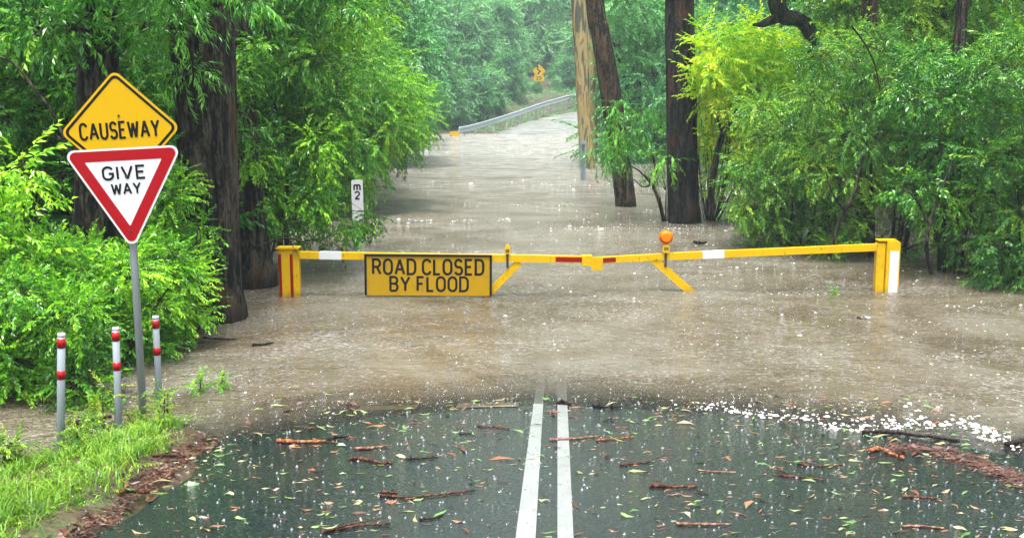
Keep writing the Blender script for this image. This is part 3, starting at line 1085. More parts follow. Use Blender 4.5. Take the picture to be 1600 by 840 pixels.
def build_gates():
    grp = 'flood gate leaves across the road'
    # ---- left leaf
    b = g(450, 465)
    t = thing('boom_gate', 'left boom gate leaf carrying the road closed sign, with red striped yellow post', 'boom gate', (b.x, b.y, 0), grp)
    L = lambda px, py, dd=0.0: g(px, py, dd) - Vector((b.x, b.y, 0))
    top = L(447, 388).z
    x0, x1 = L(437, 400).x, L(459, 400).x
    xm = (x0 + x1) / 2
    m = MB()
    m.box((xm, 0, (top - .8) / 2), (x1 - x0, .15, top + .8), 0, None, .012)
    m.build('post', M['yellow'], t)
    for sx in (x0 + .018, x1 - .018):
        m = MB(); m.box((sx, -.0775, (top - .62) / 2), (.035, .005, top + .5), 0)
        m.build('red_stripe', M['dark_red'], t)
    m = MB(); m.box((xm + .03, -.005, top + .012), (x1 - x0 + .10, .17, .026), 0, None, .006)
    m.build('post_cap', M['yellow'], t)
    hx0, hx1 = L(457, 400).x + .012, L(468, 400).x
    hx = (hx0 + hx1) / 2
    ah = L(470, 398)
    at_, ab_ = L(500, 392).z, L(500, 404).z
    m = MB(); m.box((hx, 0, (L(460, 391).z - .8) / 2), (hx1 - hx0, .09, L(460, 391).z + .8), 0, None, .008)
    m.build('hinge_tube', M['yellow'], t)
    zc0, zc1 = L(472, 398).z, L(910, 405).z
    xa, xb = hx1 + .001, L(912, 405).x
    sl = (zc1 - zc0) / (xb - xa)
    Z = lambda x: zc0 + sl * (x - xa)
    W = .088
    m = MB(); m.bar((xa, 0, zc0), (xb, 0, zc1), W, .07)
    boom = m.build('boom', M['yellow'], t)
    def band(pa, pb, mat, nm):
        xx0, xx1 = L(pa, 400).x, L(pb, 400).x
        m = MB(); m.bar((xx0, 0, Z(xx0)), (xx1, 0, Z(xx1)), W + .006, .077)
        m.build(nm, mat, boom)
    band(499, 534, M['white'], 'white_band')
    xx0, xx1 = L(868, 400).x, L(909, 400).x
    m = MB(); m.bar((xx0, -.037, Z(xx0)), (xx1, -.037, Z(xx1)), W * .66, .005)
    m.build('red_band', M['dark_red'], boom)
    m = MB(); a, c = L(812, 409), L(728, 494)
    m.bar((a.x, .004, a.z), (c.x, .004, c.z), .088, .055)
    m.build('brace', M['yellow'], t)
    # road closed board
    A, B_ = L(571, 396), L(768, 459)
    A2, B2 = L(768, 399), L(571, 459)
    w_, h_ = A2.x - A.x, A.z - B2.z
    cx, cz = (A.x + A2.x) / 2, (A.z + B2.z) / 2 - .006
    m = MB()
    m.box((0, 0, 0), (w_, .03, h_), 0, None, .006)
    bd = m.build('road_closed_sign', M['board_yellow'], t, (cx, -.066, cz))
    bd.rotation_euler = (0, math.radians(.35), 0)
    fw = .028
    m = MB()
    for (px, pz, sx, sz) in ((0, h_ / 2 - .3 * fw, w_ + .012, fw * .8), (-w_ / 2 + fw / 2 - .006, -.3 * fw, fw, h_ - .8 * fw), (w_ / 2 - fw / 2 + .006, -.3 * fw, fw, h_ - .8 * fw)):
        m.box((px, -.004, pz), (sx, .045, sz), 0)
    m.build('frame', M['black'], bd)
    m = lettering(MB(), 'ROAD CLOSED', .0, h_ * .205, .215, -.0165, .145, .30, .62, width=1.41)
    lettering(m, 'BY FLOOD', .01, -h_ * .215, .205, -.0165, .145, .30, .66, width=1.0)
    m.build('lettering', M['black'], bd)
    # small lamp on a dark stem
    p = L(793, 391)
    m = MB(); m.cyl((p.x, -.03, L(793, 418).z), (p.x, -.03, p.z), .016, 0, 12)
    st = m.build('lamp_stem', M['steel_dark'], t)
    m = MB(); m.box((p.x, -.03, p.z + .005), (.07, .06, .088), 0, None, .014)
    m.box((p.x, -.03, p.z + .063), (.05, .045, .026), 0, None, .01)
    lb = m.build('lamp_housing', M['yellow'], t)
    m = MB()
    for k in range(3):
        m.box((p.x, -.062, p.z - .012 + .014 * k), (.045, .004, .007), 0)
    m.build('lamp_label', M['steel_dark'], lb)
    # latch
    m = MB(); q = L(917, 406); m.box((q.x, -.005, q.z), (.13, .13, .125), 0, None, .008)
    m.build('latch_box', M['yellow'], t)

    # ---- right leaf
    b = g(1388, 453, .35)
    b = Vector((b.x, b.y, 0))
    t = thing('boom_gate', 'right boom gate leaf carrying a round orange lamp, with white panelled yellow post', 'boom gate', (b.x, b.y, 0), grp)
    L = lambda px, py, dd=0.0: at(px, py, b.y + dd) - b
    top = L(1390, 376).z
    x0, x1 = L(1382, 400).x, L(1403, 400).x
    m = MB(); m.box(((x0 + x1) / 2, 0, (top - .8) / 2), (x1 - x0, .16, top + .8), 0, None, .016)
    m.build('post', M['yellow'], t)
    px0, px1 = L(1387, 400).x, L(1401, 400).x
    m = MB(); m.box(((px0 + px1) / 2, -.083, (L(1390, 391).z - .25) / 2), (px1 - px0, .006, L(1390, 391).z + .25), 0)
    m.build('white_panel', M['white'], t)
    h0, h1 = L(1368, 400).x, L(1381, 400).x
    ht = L(1375, 379).z
    m = MB(); m.box(((h0 + h1) / 2, 0, (ht - .8) / 2), (h1 - h0, .1, ht + .8), 0, None, .008)
    m.build('hinge_tube', M['yellow'], t)
    m = MB(); m.box(((h0 + x1) / 2 - .02, -.004, max(ht, top) + .012), (x1 - h0 - .05, .12, .02), 0, None, .004)
    m.build('post_cap', M['yellow'], t)
    xa, xb = h0 - .001, L(922, 405).x
    za, zb = L(1368, 386).z, L(922, 407).z
    Z = lambda x: za + (zb - za) * (x - xa) / (xb - xa)
    # the leaf hangs slightly bent: two straight lengths
    xm, zm = L(1040, 401).x, L(1040, 400.5).z
    m = MB(); m.bar((xm, 0, zm), (xa, 0, za), .09, .07)
    m.bar((xb, .0, zb), (xm - .002, .0, zm), .084, .066)
    boom = m.build('boom', M['yellow'], t)
    c0, c1 = L(1097, 398), L(1131, 396)
    Zs = lambda x: zm + (za - zm) * (x - xm) / (xa - xm)
    m = MB(); m.bar((c0.x, 0, Zs(c0.x)), (c1.x, 0, Zs(c1.x)), .096, .077)
    m.build('white_band', M['white'], boom)
    Zl = lambda x: zb + (zm - zb) * (x - xb) / (xm - xb)
    r0, r1 = L(942, 404).x, L(962, 404).x
    m = MB(); m.bar((r0, -.037, Zl(r0)), (r1, -.037, Zl(r1)), .055, .005)
    m.build('red_band', M['dark_red'], boom)
    q = L(932, 410); m = MB(); m.box((q.x, -.095, q.z), (.145, .014, .175), 0, None, .01)
    m.build('latch_plate', M['yellow'], t)
    a, c = L(1018, 402), L(1118, 490)
    m = MB(); m.bar((a.x, .003, a.z), (c.x, .003, c.z), .10, .055)
    m.build('brace', M['yellow'], t)
    p = L(1040, 388)
    m = MB(); m.cyl((p.x, -.03, L(1040, 416).z), (p.x, -.03, p.z), .017, 0, 12)
    m.build('lamp_stem', M['steel_dark'], t)
    m = MB(); m.box((p.x, -.03, p.z + .002), (.088, .07, .10), 0, None, .012)
    hsg = m.build('lamp_housing', M['yellow'], t)
    m = MB()
    for k in range(3):
        m.box((p.x, -.067, p.z + .02 - .013 * k), (.055, .004, .006), 0)
    m.build('lamp_label', M['steel_dark'], hsg)
    c = L(1040, 370)
    m = MB()
    for (y0, y1, r0, r1) in ((-.075, -.055, .05, .08), (-.055, -.045, .08, .088), (-.045, -.015, .088, .088), (-.015, -.005, .088, .08), (-.005, .015, .08, .05)):
        m.cyl((c.x, y0, c.z), (c.x, y1, c.z), r0, 0, 28, r1)
    for k in range(10):
        an = 2 * math.pi * k / 10
        m.box((c.x + .092 * math.cos(an), -.03, c.z + .092 * math.sin(an)), (.016, .03, .016), 0, Matrix.Rotation(-an, 3, 'Y'))
    m.build('round_lamp', M['amber'], t, smooth=True)


build_gates()


# ------------------------------------------------------------------ depth gauge, marker post, guardrail, bend sign
def build_gauge():
    d = 18.9
    f = at(560, 376, d)
    t = thing('depth_gauge', 'narrow white flood depth board marked m 2, partly behind hanging leaves', 'depth gauge', (f.x, f.y, 0))
    L = lambda px, py: at(px, py, d) - Vector((f.x, f.y, 0))
    top, wd = L(560, 281).z, L(568, 300).x - L(550, 300).x
    cx = L(559, 300).x
    m = MB(); m.prism(rounded([(cx - wd / 2, -.8), (cx + wd / 2, -.8), (cx + wd / 2, top), (cx - wd / 2, top)], .03), -.006, .006)
    bd = m.build('board', M['white'], t)
    m = MB()
    lettering(m, 'm', cx, L(559, 293.5).z + .03, .165, -.008, .17, width=.13)
    lettering(m, '2', cx, L(559, 305).z, .15, -.008, .17, width=.10)
    lettering(m, '2', cx + .01, L(559, 371).z, .06, -.008, .17, width=.05)
    m.build('lettering', M['black'], bd)
    for py in (330, 345, 360):
        m = MB(); m.box((cx + wd * .28, -.008, L(559, py).z), (wd * .3, .004, .018), 0)
        m.build('scale_mark', M['black'], bd)
    m = MB(); m.box((cx, .035, (top - .9) / 2), (.05, .05, top + .75), 0, None, .004)
    m.build('post', M['galv'], t)
    t.rotation_euler = (0, math.radians(-.6), 0)


build_gauge()


def build_marker():
    d = 33.5
    f = at(911, 281, d)
    t = thing('marker_post', 'grey steel channel post standing in the flood before the yellow gum trunk', 'marker post', (f.x, f.y, 0))
    L = lambda px, py: at(px, py, d) - Vector((f.x, f.y, 0))
    h = L(911, 220).z
    wd = .19
    m = MB()
    m.box((-wd * .36, 0, (h - 1) / 2), (wd * .26, .03, h + 1), 0, None, .006)
    m.box((wd * .36, 0, (h - 1) / 2), (wd * .26, .03, h + 1), 0, None, .006)
    m.box((0, .05, (h - 1) / 2), (wd * .56, .02, h + 1), 1)
    m.build('channel', [M['pale_galv'], M['galv']], t)
    m = MB(); m.box((0, .0, h - .06), (wd * .98, .05, .09), 0, None, .01)
    m.build('cap', M['pale_galv'], t)
    for z in (h * .35, h * .62, h * .86):
        m = MB(); m.cyl((-wd * .36, -.024, z), (-wd * .36, -.01, z), .014, 0, 8)
        m.build('bolt', M['steel_dark'], t)


build_marker()


def rail_path():
    ctrl = []
    for px, py, d in ((716, 203.5, 74), (745, 197, 77), (780, 186.5, 81), (815, 175, 86), (850, 163, 91), (880, 154.5, 96), (898, 150, 100), (925, 145, 106), (965, 139, 113)):
        a = at(px, py, d)
        ctrl.append((a.x, a.y, a.z, .18))
    return spline(ctrl, 60)


def build_guardrail():
    R = rail_path()
    b = R[0, :3].copy(); b[2] = 0
    t = thing('guardrail', 'long wet steel guardrail climbing away beside the far road', 'guardrail', b)
    prof_ = [(-.20, .0), (-.17, -.05), (-.11, -.055), (-.055, 0.0), (0, .03), (.055, .0), (.11, -.055), (.17, -.05), (.20, .0)]
    tan = np.gradient(R[:, :3], axis=0); tan[:, 2] = 0; tan /= np.linalg.norm(tan, axis=1)[:, None]
    nrm = np.stack([tan[:, 1], -tan[:, 0], 0 * tan[:, 0]], 1)      # towards the road
    V, F = [], []
    k = len(prof_)
    for i in range(len(R)):
        for z, o in prof_:
            V.append(R[i, :3] - b + nrm[i] * (-o + .02) + np.array([0, 0, z]))
    for i in range(len(R) - 1):
        for j in range(k - 1):
            a = i * k + j
            F.append((a, a + k, a + k + 1, a + 1))
    ob = np_mesh('rail', np.array(V), np.array(F), M['rail'], t, smooth_shade=True)
    so = ob.modifiers.new('thickness', 'SOLIDIFY'); so.thickness = .012
    s = np.concatenate([[0], np.cumsum(np.linalg.norm(np.diff(R[:, :3], axis=0), axis=1))])
    proto = None
    for q in np.arange(1.2, s[-1], 1.9):
        p = np.array([np.interp(q, s, R[:, c]) for c in range(3)])
        nn = np.array([np.interp(q, s, nrm[:, c]) for c in range(3)])
        if proto is None:
            m = MB(); m.box((0, 0, -.5), (.10, .14, 1.3), 0, None, .01)
            po = proto = m.build('post', M['pale_galv'], t)
        else:
            po = proto.copy(); COL.objects.link(po); po.parent = t
        po.location = p - b - nn * .08
    m = MB()
    m.box((0, 0, 0), (.62, .05, .62), 0, None, .02)
    e = m.build('end_marker', M['sign_yellow'], t, (-.25, -.28, .02))
    m = MB(); m.flat([(-.29, -.29), (.29, -.29), (-.29, .05)], -.028, 0)
    m.build('black_patch', M['black'], e)


build_guardrail()


def build_bend_sign():
    d = 108
    c = at(842, 111, d)
    f = (c.x, c.y, float(ground_z(c.x, c.y)))
    t = thing('bend_warning_sign', 'hazy yellow bend warning diamond over a speed plate among far trees', 'road sign', f)
    k = 1700 / d
    zc = c.z - f[2]
    s = 10.5 / k
    m = MB(); m.prism(rounded([(0, -s), (s, 0), (0, s), (-s, 0)], .08), -.01, .01)
    pl = m.build('warning_plate', M['sign_yellow'], t, (0, -.06, zc))
    m = MB()
    m.strip([(-.05, -s * .62), (-.05, -s * .3), (.16, -.05), (-.14, .16), (-.14, .36)], .12, -.014)
    m.flat([(-.30, .34), (.02, .34), (-.14, .58)], -.0145)
    m.build('bend_arrow', M['black'], pl)
    m = MB(); m.prism(rounded([(-.48, -.30), (.48, -.30), (.48, .30), (-.48, .30)], .06), -.01, .01)
    sp = m.build('speed_plate', M['sign_yellow'], t, (.0, -.07, zc - s - .02))
    m = lettering(MB(), '25', 0, 0, .36, -.014, .17, .45)
    m.build('lettering', M['black'], sp)
    m = MB(); m.cyl((0, 0, -.4), (0, 0, zc + s * .4), .045, 0, 10)
    m.build('pole', M['galv'], t)


build_bend_sign()


# ------------------------------------------------------------------ sticks, logs and bark on the road and in the water
def stick(name, label, pts, r, mat, cat='stick', group=None, knobs=0, lift=None, taper=.6, forks=()):
    r *= .68
    rg = np.random.default_rng(len(label) * 31 + int(pts[0][0]))
    W = []
    for px, py in pts:
        p = on(px, py, 0.0)
        for _ in range(3):
            z = max(float(ground_z(p.x, p.y)) + .004, 0.003)
            p = on(px, py, z)
        W.append(np.array(p))
    W = np.array(W)
    base = W.mean(0)
    n = max(8, 5 * len(pts))
    ctrl = np.concatenate([W - base, np.full((len(W), 1), r)], 1)
    ctrl[:, 2] += r * .7 if lift is None else lift
    s = spline(ctrl, n)
    s[:, :2] += rg.normal(size=(n, 2)) * r * .35
    rr = r * np.linspace(1, taper, n) * (1 + rg.normal(size=n) * .14)
    tb = Tubes(); tb.add(s[:, :3], rr, 8, int(rg.integers(99)), .22)
    for k in range(knobs):
        i = int(rg.integers(1, n - 1)); v = rg.normal(size=3); v[2] = abs(v[2]) * .6
        v /= np.linalg.norm(v)
        tb.add([s[i, :3], s[i, :3] + v * r * 2.0, s[i, :3] + v * r * 3.4], [rr[i] * .8, rr[i] * .55, rr[i] * .3], 6, k, .2)
    for (fi, dx, dy, ln) in forks:
        i = int(fi * (n - 1)); v = np.array([dx, dy, .15]); v = v / np.linalg.norm(v) * ln
        tb.add([s[i, :3], s[i, :3] + v * .5 + [0, 0, .01], s[i, :3] + v], [rr[i] * .6, rr[i] * .45, rr[i] * .2], 6, 3, .2)
    o = tb.build(name, mat, loc=base)
    return tag(o, label, cat, group or 'storm debris sticks')


S_, O_, K_, P_ = M['stick'], M['stick_orange'], M['stick_black'], M['stick_pink']
stick('stick', 'thick orange brown broken branch at the water edge on the left', [(433, 690), (470, 692), (510, 690)], .022, O_, knobs=1)
stick('stick', 'short black stub touching the tip of the orange branch', [(512, 688), (528, 684), (545, 683)], .016, K_, knobs=2)
stick('stick', 'short pale pinkish branch with a knob end, left of the centre lines', [(555, 702), (580, 701), (606, 698)], .017, P_, knobs=2)
stick('bark_strip', 'ragged dark brown bark pile just below the pale knob ended branch', [(547, 718), (575, 719), (595, 725), (614, 725)], .018, S_, 'bark', knobs=4)
stick('stick', 'dark knotted twig on the asphalt beside the ragged bark pile', [(633, 718), (655, 717), (683, 715)], .011, K_, knobs=4)
stick('stick', 'long reddish stick with a ragged left end, halfway left of the lines', [(594, 775), (640, 778), (690, 773), (741, 767)], .014, S_, knobs=2)
stick('bark_strip', 'curl of brown bark resting on the ragged end of the long reddish stick', [(596, 770), (610, 770), (620, 771)], .014, S_, 'bark', knobs=2)
stick('stick', 'thin dark twig below the long reddish stick', [(655, 812), (675, 810), (692, 805)], .008, K_, knobs=1)
stick('stick', 'slender forked brown stick at the bottom edge of the picture', [(503, 833), (535, 827), (565, 822), (609, 819)], .013, S_, knobs=1, forks=((.05, 1, .25, .35),))
stick('stick', 'thin brown twig lying near the top of the left centre line', [(746, 666), (768, 667), (800, 670)], .011, S_, knobs=2)
stick('stick', 'small dark twig left of the ragged reddish bits near the centre', [(718, 678), (730, 678), (742, 678)], .009, K_)
stick('bark_strip', 'black lump of bark floating at the water edge between the centre lines', [(870, 631), (882, 631), (894, 634)], .026, K_, 'bark', knobs=2)
stick('bark_strip', 'dark bark pieces with a pale chip, floating right of the centre lines', [(925, 634), (945, 637), (972, 636)], .018, K_, 'bark', knobs=3)
stick('stick', 'pale peeled stick crossing the top of the right centre line', [(860, 688), (885, 687), (938, 682)], .014, P_)
stick('stick', 'yellowish stick end lying among green leaves right of the lines', [(930, 689), (960, 686), (990, 683)], .012, O_)
stick('stick', 'thin reddish stick in the right lane below the green leaves', [(968, 727), (990, 725), (1022, 722)], .010, S_, forks=((.8, 1, .5, .25),))
stick('bark_strip', 'broken orange and black bark chunk in the middle of the right lane', [(1014, 760), (1035, 761), (1060, 762), (1090, 761)], .017, S_, 'bark', knobs=4)
stick('stick', 'straight pinkish stick near the bottom of the right lane', [(1055, 819), (1100, 820), (1142, 820)], .013, P_)
stick('stick', 'thin brown stick in the right lane below the long black branch', [(1216, 743), (1250, 746), (1288, 751)], .011, S_)
stick('branch', 'long smooth black branch lying along the foam line on the right', [(1347, 676), (1390, 677), (1440, 682), (1497, 690)], .022, K_, 'branch', taper=.8)
stick('branch', 'black branch end in the foam at the right edge of the picture', [(1571, 696), (1600, 691), (1660, 688)], .026, K_, 'branch', taper=1.0)
stick('bark_strip', 'bright orange curled bark just below the long black branch', [(1358, 706), (1375, 702), (1395, 712), (1414, 718)], .024, O_, 'bark', knobs=3)
stick('stick', 'ragged brown twig left of the orange curled bark', [(1245, 725), (1275, 729), (1316, 727)], .012, S_, knobs=4)
stick('stick', 'small tan twig in the right lane with black tips', [(1090, 735), (1110, 737), (1150, 738)], .009, P_, knobs=2)
stick('stick', 'reddish twig below the dark bark heap at the lower right', [(1410, 776), (1440, 778), (1470, 780)], .012, S_)
stick('stick', 'pale tan twig at the bottom right corner region of the road', [(1410, 823), (1440, 823), (1474, 826)], .012, P_)
stick('log', 'reddish brown log on the grass edge between the white and grey bollards', [(104, 672), (135, 667), (172, 661)], .030, S_, 'log', 'drift logs', lift=.05)
stick('stick', 'black stick floating in brown water left of the gate', [(393, 540), (410, 539), (427, 536)], .02, K_)
stick('stick', 'dark twig drifting beside the base of the big left trunk', [(318, 528), (345, 530), (372, 531)], .016, K_)
stick('stick', 'short black twig drifting beyond the gate right of the black trunk', [(1085, 379), (1095, 381), (1104, 380)], .035, K_, knobs=2)
stick('stick', 'short dark twig floating in front of the right gate leaf', [(1340, 496), (1347, 498), (1353, 500)], .012, K_)
stick('stick', 'reddish plank like bark at the edge of the grass and asphalt', [(188, 770), (205, 769), (235, 771)], .020, S_)
stick('stick', 'dark red stick in the bark litter below the causeway sign', [(238, 713), (262, 712), (285, 714)], .014, S_)
stick('stick', 'red brown fallen branch among shrubs right of the right gate post', [(1492, 409), (1503, 419), (1513, 442)], .03, S_, lift=.18)

# ------------------------------------------------------------------ trees and shrubs
LF, BK = M, M


def gz(p):
    return float(ground_z(p[0], p[1]))


def foot(px, py, d=None):
    """a trunk's foot where the water or bank meets it; roots go down to the ground"""
    p = on(px, py, 0.0) if d is None else at(px, py, d)
    return p


def crown_above(x, y, z, n, spread, seed, r=(.9, 1.5), per=45, dz=2.2):
    rg = np.random.default_rng(seed)
    return [(x + rg.normal() * spread, y + rg.normal() * spread, z + rg.uniform(-dz, dz), rg.uniform(*r), per) for _ in range(n)]


def big_tree(name, label, rows, mat, hero, seed, kind='mid', leaf='leaf_mid', top=13.5, nclump=5, group='tall trunks standing in the flood', more=(), side=(0, 0), mpx=None, size=1.0):
    """rows: (px, py, radius) from the foot up, at the foot's distance"""
    f = on(rows[0][0], rows[0][1], 0.0)
    d = f.y
    st = px_stem([(px, py, d, r) for px, py, r in rows])
    x0, y0, z0, r0 = st[0]
    st = [(x0 + (x0 - st[1][0]) * .15, y0, min(gz((x0, y0)), -.3) - .25, r0 * 1.12)] + [(x0, y0, 0.0, r0)] + st[1:]
    xl, yl, zl, rl = st[-1]
    dx, dz = (xl - st[-2][0]), max(.3, zl - st[-2][2])
    tx = xl + np.clip(dx / dz, -.3, .3) * (top - zl) * .6 + side[0]
    ty = yl + side[1]
    st.append((tx * .5 + xl * .5, ty * .5 + yl * .5, (zl + top) / 2, rl * .75))
    st.append((tx, ty, top, rl * .3))
    cl = crown_above(tx + (1.2 if x0 > 0 else -1.2), ty, top - .5, nclump, 1.3, seed + 5, per=26) + list(more)
    return plant(name, label, 'tree', (x0, y0, 0.0), [st], cl, kind, LF[leaf], mat, seed, group, hero=hero, size=size, limb_r=.06, n_per=60)


# --- hero trunks, right side
big_tree('gum_tree', 'tall gum with peeling yellow bark beside the grey channel post', [(918, 263, .27), (914, 200, .24), (909, 100, .245), (904, 0, .26)], M['bark_yellow'], (.035, 7), 21, top=15)
big_tree('gum_tree', 'pale brown gum trunk leaning behind the yellow barked gum', [(926, 252, .16), (926, 170, .17), (922, 90, .19), (912, -10, .22)], M['bark_yellow'], (.03, 7), 22, top=15)
big_tree('dark_tree', 'slender dark leaning trunk rising from water between yellow gum and black trunk', [(978, 322, .245), (971, 262, .235), (955, 150, .24), (938, 50, .215), (929, 0, .20)], M['bark_brown'], (.05, 11), 23, top=14)
big_tree('black_tree', 'thick straight black barked trunk rising from the flood behind the orange lamp', [(1069, 347, .345), (1067, 300, .31), (1065, 200, .295), (1063, 100, .28), (1062, 0, .265)], M['bark_black'], (.055, 13), 24, top=14)
# --- hero trunks, left side
big_tree('ironbark_tree', 'massive dark furrowed trunk at the water edge right of the causeway sign', [(338, 497, .36), (334, 440, .315), (328, 300, .315), (319, 120, .33), (312, 0, .33)], M['bark_dark'], (.06, 15), 25, top=12, kind='strap', leaf='leaf_strap',
         more=region(215, 270, -80, 60, 10.9, 11.6, 4, .16, .24, 31, 24) + region(270, 400, -90, 10, 10.9, 11.5, 6, .14, .22, 34, 22) + region(290, 335, 70, 150, 11.3, 11.6, 1, .12, .16, 32, 18))
big_tree('ironbark_tree', 'dark trunk with wide flared base standing in water left of the gate', [(400, 446, .29), (396, 400, .22), (388, 300, .17), (379, 150, .16), (372, 0, .155)], M['bark_dark'], (.06, 11), 26, top=12)


def hidden_tree(label, px, py0, d, r, seed, lean=0.0, mat='bark_dark', top=12.0, more=(), kind='mid', leaf='leaf_mid', hero=(.06, 11), name='ironbark_tree', per=45):
    a = at(px, py0, d)
    z = gz((a.x, a.y)) - .2
    st = [(a.x, a.y, z, r * 1.25), (a.x + lean * .4, a.y, z + 1.5, r), (a.x + lean, a.y, z + 3.6, r * .95), (a.x + lean * 1.6, a.y, 6.5, r * .75), (a.x + lean * 2, a.y, top, r * .3)]
    cl = crown_above(a.x + lean * 2 + (1 if a.x > 0 else -1), a.y, top - .5, 5, 1.3, seed, per=26) + list(more)
    return plant(name, label, 'tree', (a.x, a.y, max(z, -.3)), [st], cl, kind, LF[leaf], M[mat], seed, 'tall trunks standing in the flood', hero=hero, limb_r=.05, n_per=per)


hidden_tree('dark leaning trunk directly behind the causeway and give way signs', 138, 560, 11.2, .215, 27, .28, more=region(40, 150, -80, 50, 10.2, 11.0, 6, .18, .28, 33, 24) + region(150, 260, -90, -10, 10.2, 11.0, 4, .15, .22, 35, 20), kind='broad', leaf='leaf_mid')
hidden_tree('thin brown trunk just left of the dark trunk behind the causeway sign', 122, 540, 12.6, .115, 28, .05, 'bark_brown')
hidden_tree('brown trunk rising out of the weeping shrubs behind the right gate post', 1352, 372, 19.0, .15, 29, -.1, 'bark_brown', top=11)
hidden_tree('slim dark trunk deep in the shrubs near the right picture edge', 1462, 400, 18.0, .10, 30, .15, 'bark_dark', top=10)

# --- near left shrubs
rs = np.random.default_rng(4)


def shrub(name, label, basepx, d, cl, kind, leaf, seed, cat='shrub', group='shrubs along the left bank', stems=4, h=1.4, spread=.7, r=.022, bark='bark_brown', **kw):
    a = at(basepx[0], basepx[1], d)
    z = gz((a.x, a.y))
    b = (a.x, a.y, z)
    rg = np.random.default_rng(seed + 900)
    return plant(name, label, cat, b, bush_stems(b, stems, h, spread, r, rg), cl, kind, LF[leaf], M[bark], seed, group, **kw)


shrub('fern_leaved_shrub', 'bright green small leaved shrub behind the white bollard at the far left', (30, 655), 8.9,
      region(-90, 140, 440, 645, 8.5, 9.7, 26, .20, .36, 41), 'fern', 'leaf_fern', 41, h=1.3, n_per=98, size=.85, tone=.55, droop=.25)
shrub('fern_leaved_shrub', 'feathery green shrub behind the causeway sign pole', (150, 600), 9.9,
      region(60, 250, 400, 570, 9.6, 10.9, 22, .20, .34, 42), 'fern', 'leaf_fern', 42, h=1.5, n_per=92, size=.85, tone=.5, droop=.2)
shrub('fern_leaved_shrub', 'feathery shrub against the foot of the massive dark trunk', (262, 525), 11.2,
      region(205, 300, 400, 500, 10.5, 11.5, 15, .18, .30, 43), 'fern', 'leaf_fern', 43, h=1.2, n_per=84, size=.85, tone=.5, droop=.15)
shrub('fern_leaved_shrub', 'sprays of small bright leaves crossing the massive trunk beside the signs', (285, 500), 11.25,
      region(238, 280, 250, 370, 11.0, 11.6, 5, .12, .18, 44) + region(300, 330, 330, 380, 11.2, 11.5, 2, .10, .14, 45, 16), 'fern', 'leaf_fern', 44, h=2.0, spread=.3, n_per=34, tone=.55, droop=.2)
shrub('broad_leaved_shrub', 'shrub with large pale lime leaves at the left picture edge', (-10, 620), 9.3,
      region(-60, 42, 250, 430, 9.0, 9.8, 9, .16, .26, 46), 'lime', 'leaf_fern', 46, h=2.2, spread=.4, n_per=20, tone=.85, size=.75)
shrub('broad_leaved_shrub', 'mid green leafy shrub filling the space left of the signs', (40, 590), 11.8,
      region(-80, 240, 150, 470, 11.6, 13.4, 40, .26, .46, 47), 'fern', 'leaf_mid', 47, h=2.6, spread=1.2, stems=6, n_per=64, tone=.6, size=1.25)
shrub('broad_leaved_shrub', 'glossy green tree crown at the upper left corner', (20, 560), 12.5,
      region(-80, 170, -60, 190, 11.6, 13.6, 30, .3, .5, 48), 'broad', 'leaf_mid', 48, cat='tree', h=4.0, spread=1.0, stems=3, r=.05, n_per=60, tone=.6)
shrub('broad_leaved_shrub', 'leafy shrub between the dark trunks behind the give way sign', (230, 540), 13.6,
      region(180, 310, 0, 470, 13.0, 15.0, 24, .3, .5, 49), 'fern', 'leaf_mid', 49, h=3.2, spread=.8, stems=5, n_per=56, tone=.55, size=1.35)
shrub('broad_leaved_shrub', 'dark backing shrub low behind the feathery shrubs', (100, 560), 14.5,
      region(-60, 330, 330, 540, 13.5, 15.5, 20, .35, .55, 50), 'broad', 'leaf_mid', 50, h=2.0, spread=1.6, stems=6, n_per=60, tone=.28, size=1.2)  # low leaf tone puts the shade of the gaps into the colour
# --- middle left
shrub('broad_leaved_tree', 'glossy broad leaved tree right of the massive dark trunk', (440, 420), 16.5,
      region(375, 540, -60, 225, 14.8, 17.2, 36, .32, .55, 51), 'broad', 'leaf_mid', 51, cat='tree', group='leafy trees left of the flooded road', h=4.4, spread=.8, stems=3, r=.05, n_per=62, tone=.62)
shrub('broad_leaved_tree', 'leafy branches reaching over the water above the left gate post', (400, 430), 15.3,
      region(385, 500, 225, 335, 14.4, 16.0, 16, .22, .36, 52) + region(352, 400, 60, 285, 13.6, 14.0, 7, .14, .22, 152, 30) + region(410, 560, 320, 378, 15.2, 16.6, 10, .12, .22, 53, 18) + region(545, 585, 340, 372, 16.2, 16.8, 3, .10, .15, 54, 14),
      'broad', 'leaf_fern', 52, cat='tree', group='leafy trees left of the flooded road', h=2.2, spread=.5, stems=3, r=.03, n_per=40, tone=.45, size=.85, droop=.5)
shrub('fine_leaved_tree', 'light green weeping tree leaning over the water above the depth board', (500, 330), 24.5,
      region(460, 575, 90, 280, 22.5, 26.5, 30, .5, .8, 55) + region(550, 630, 120, 225, 23.5, 26.5, 14, .35, .55, 56) + region(630, 668, 150, 195, 24, 26, 4, .2, .3, 156, 26) + region(520, 590, 230, 290, 22.5, 24.5, 8, .25, .4, 57, 30),
      'fine', 'leaf_fine', 55, cat='tree', group='leafy trees left of the flooded road', h=4.2, spread=1.5, stems=5, r=.06, n_per=66, tone=.55, size=1.1, droop=.35)
shrub('fine_leaved_tree', 'pale feathery tree top behind the weeping tree left of the road', (480, 300), 31,
      region(420, 580, -40, 120, 28, 34, 30, .6, 1.0, 58), 'fine', 'leaf_fine', 58, cat='tree', group='leafy trees left of the flooded road', h=6, spread=2, stems=4, r=.09, n_per=70, tone=.45, size=1.6, droop=.4)
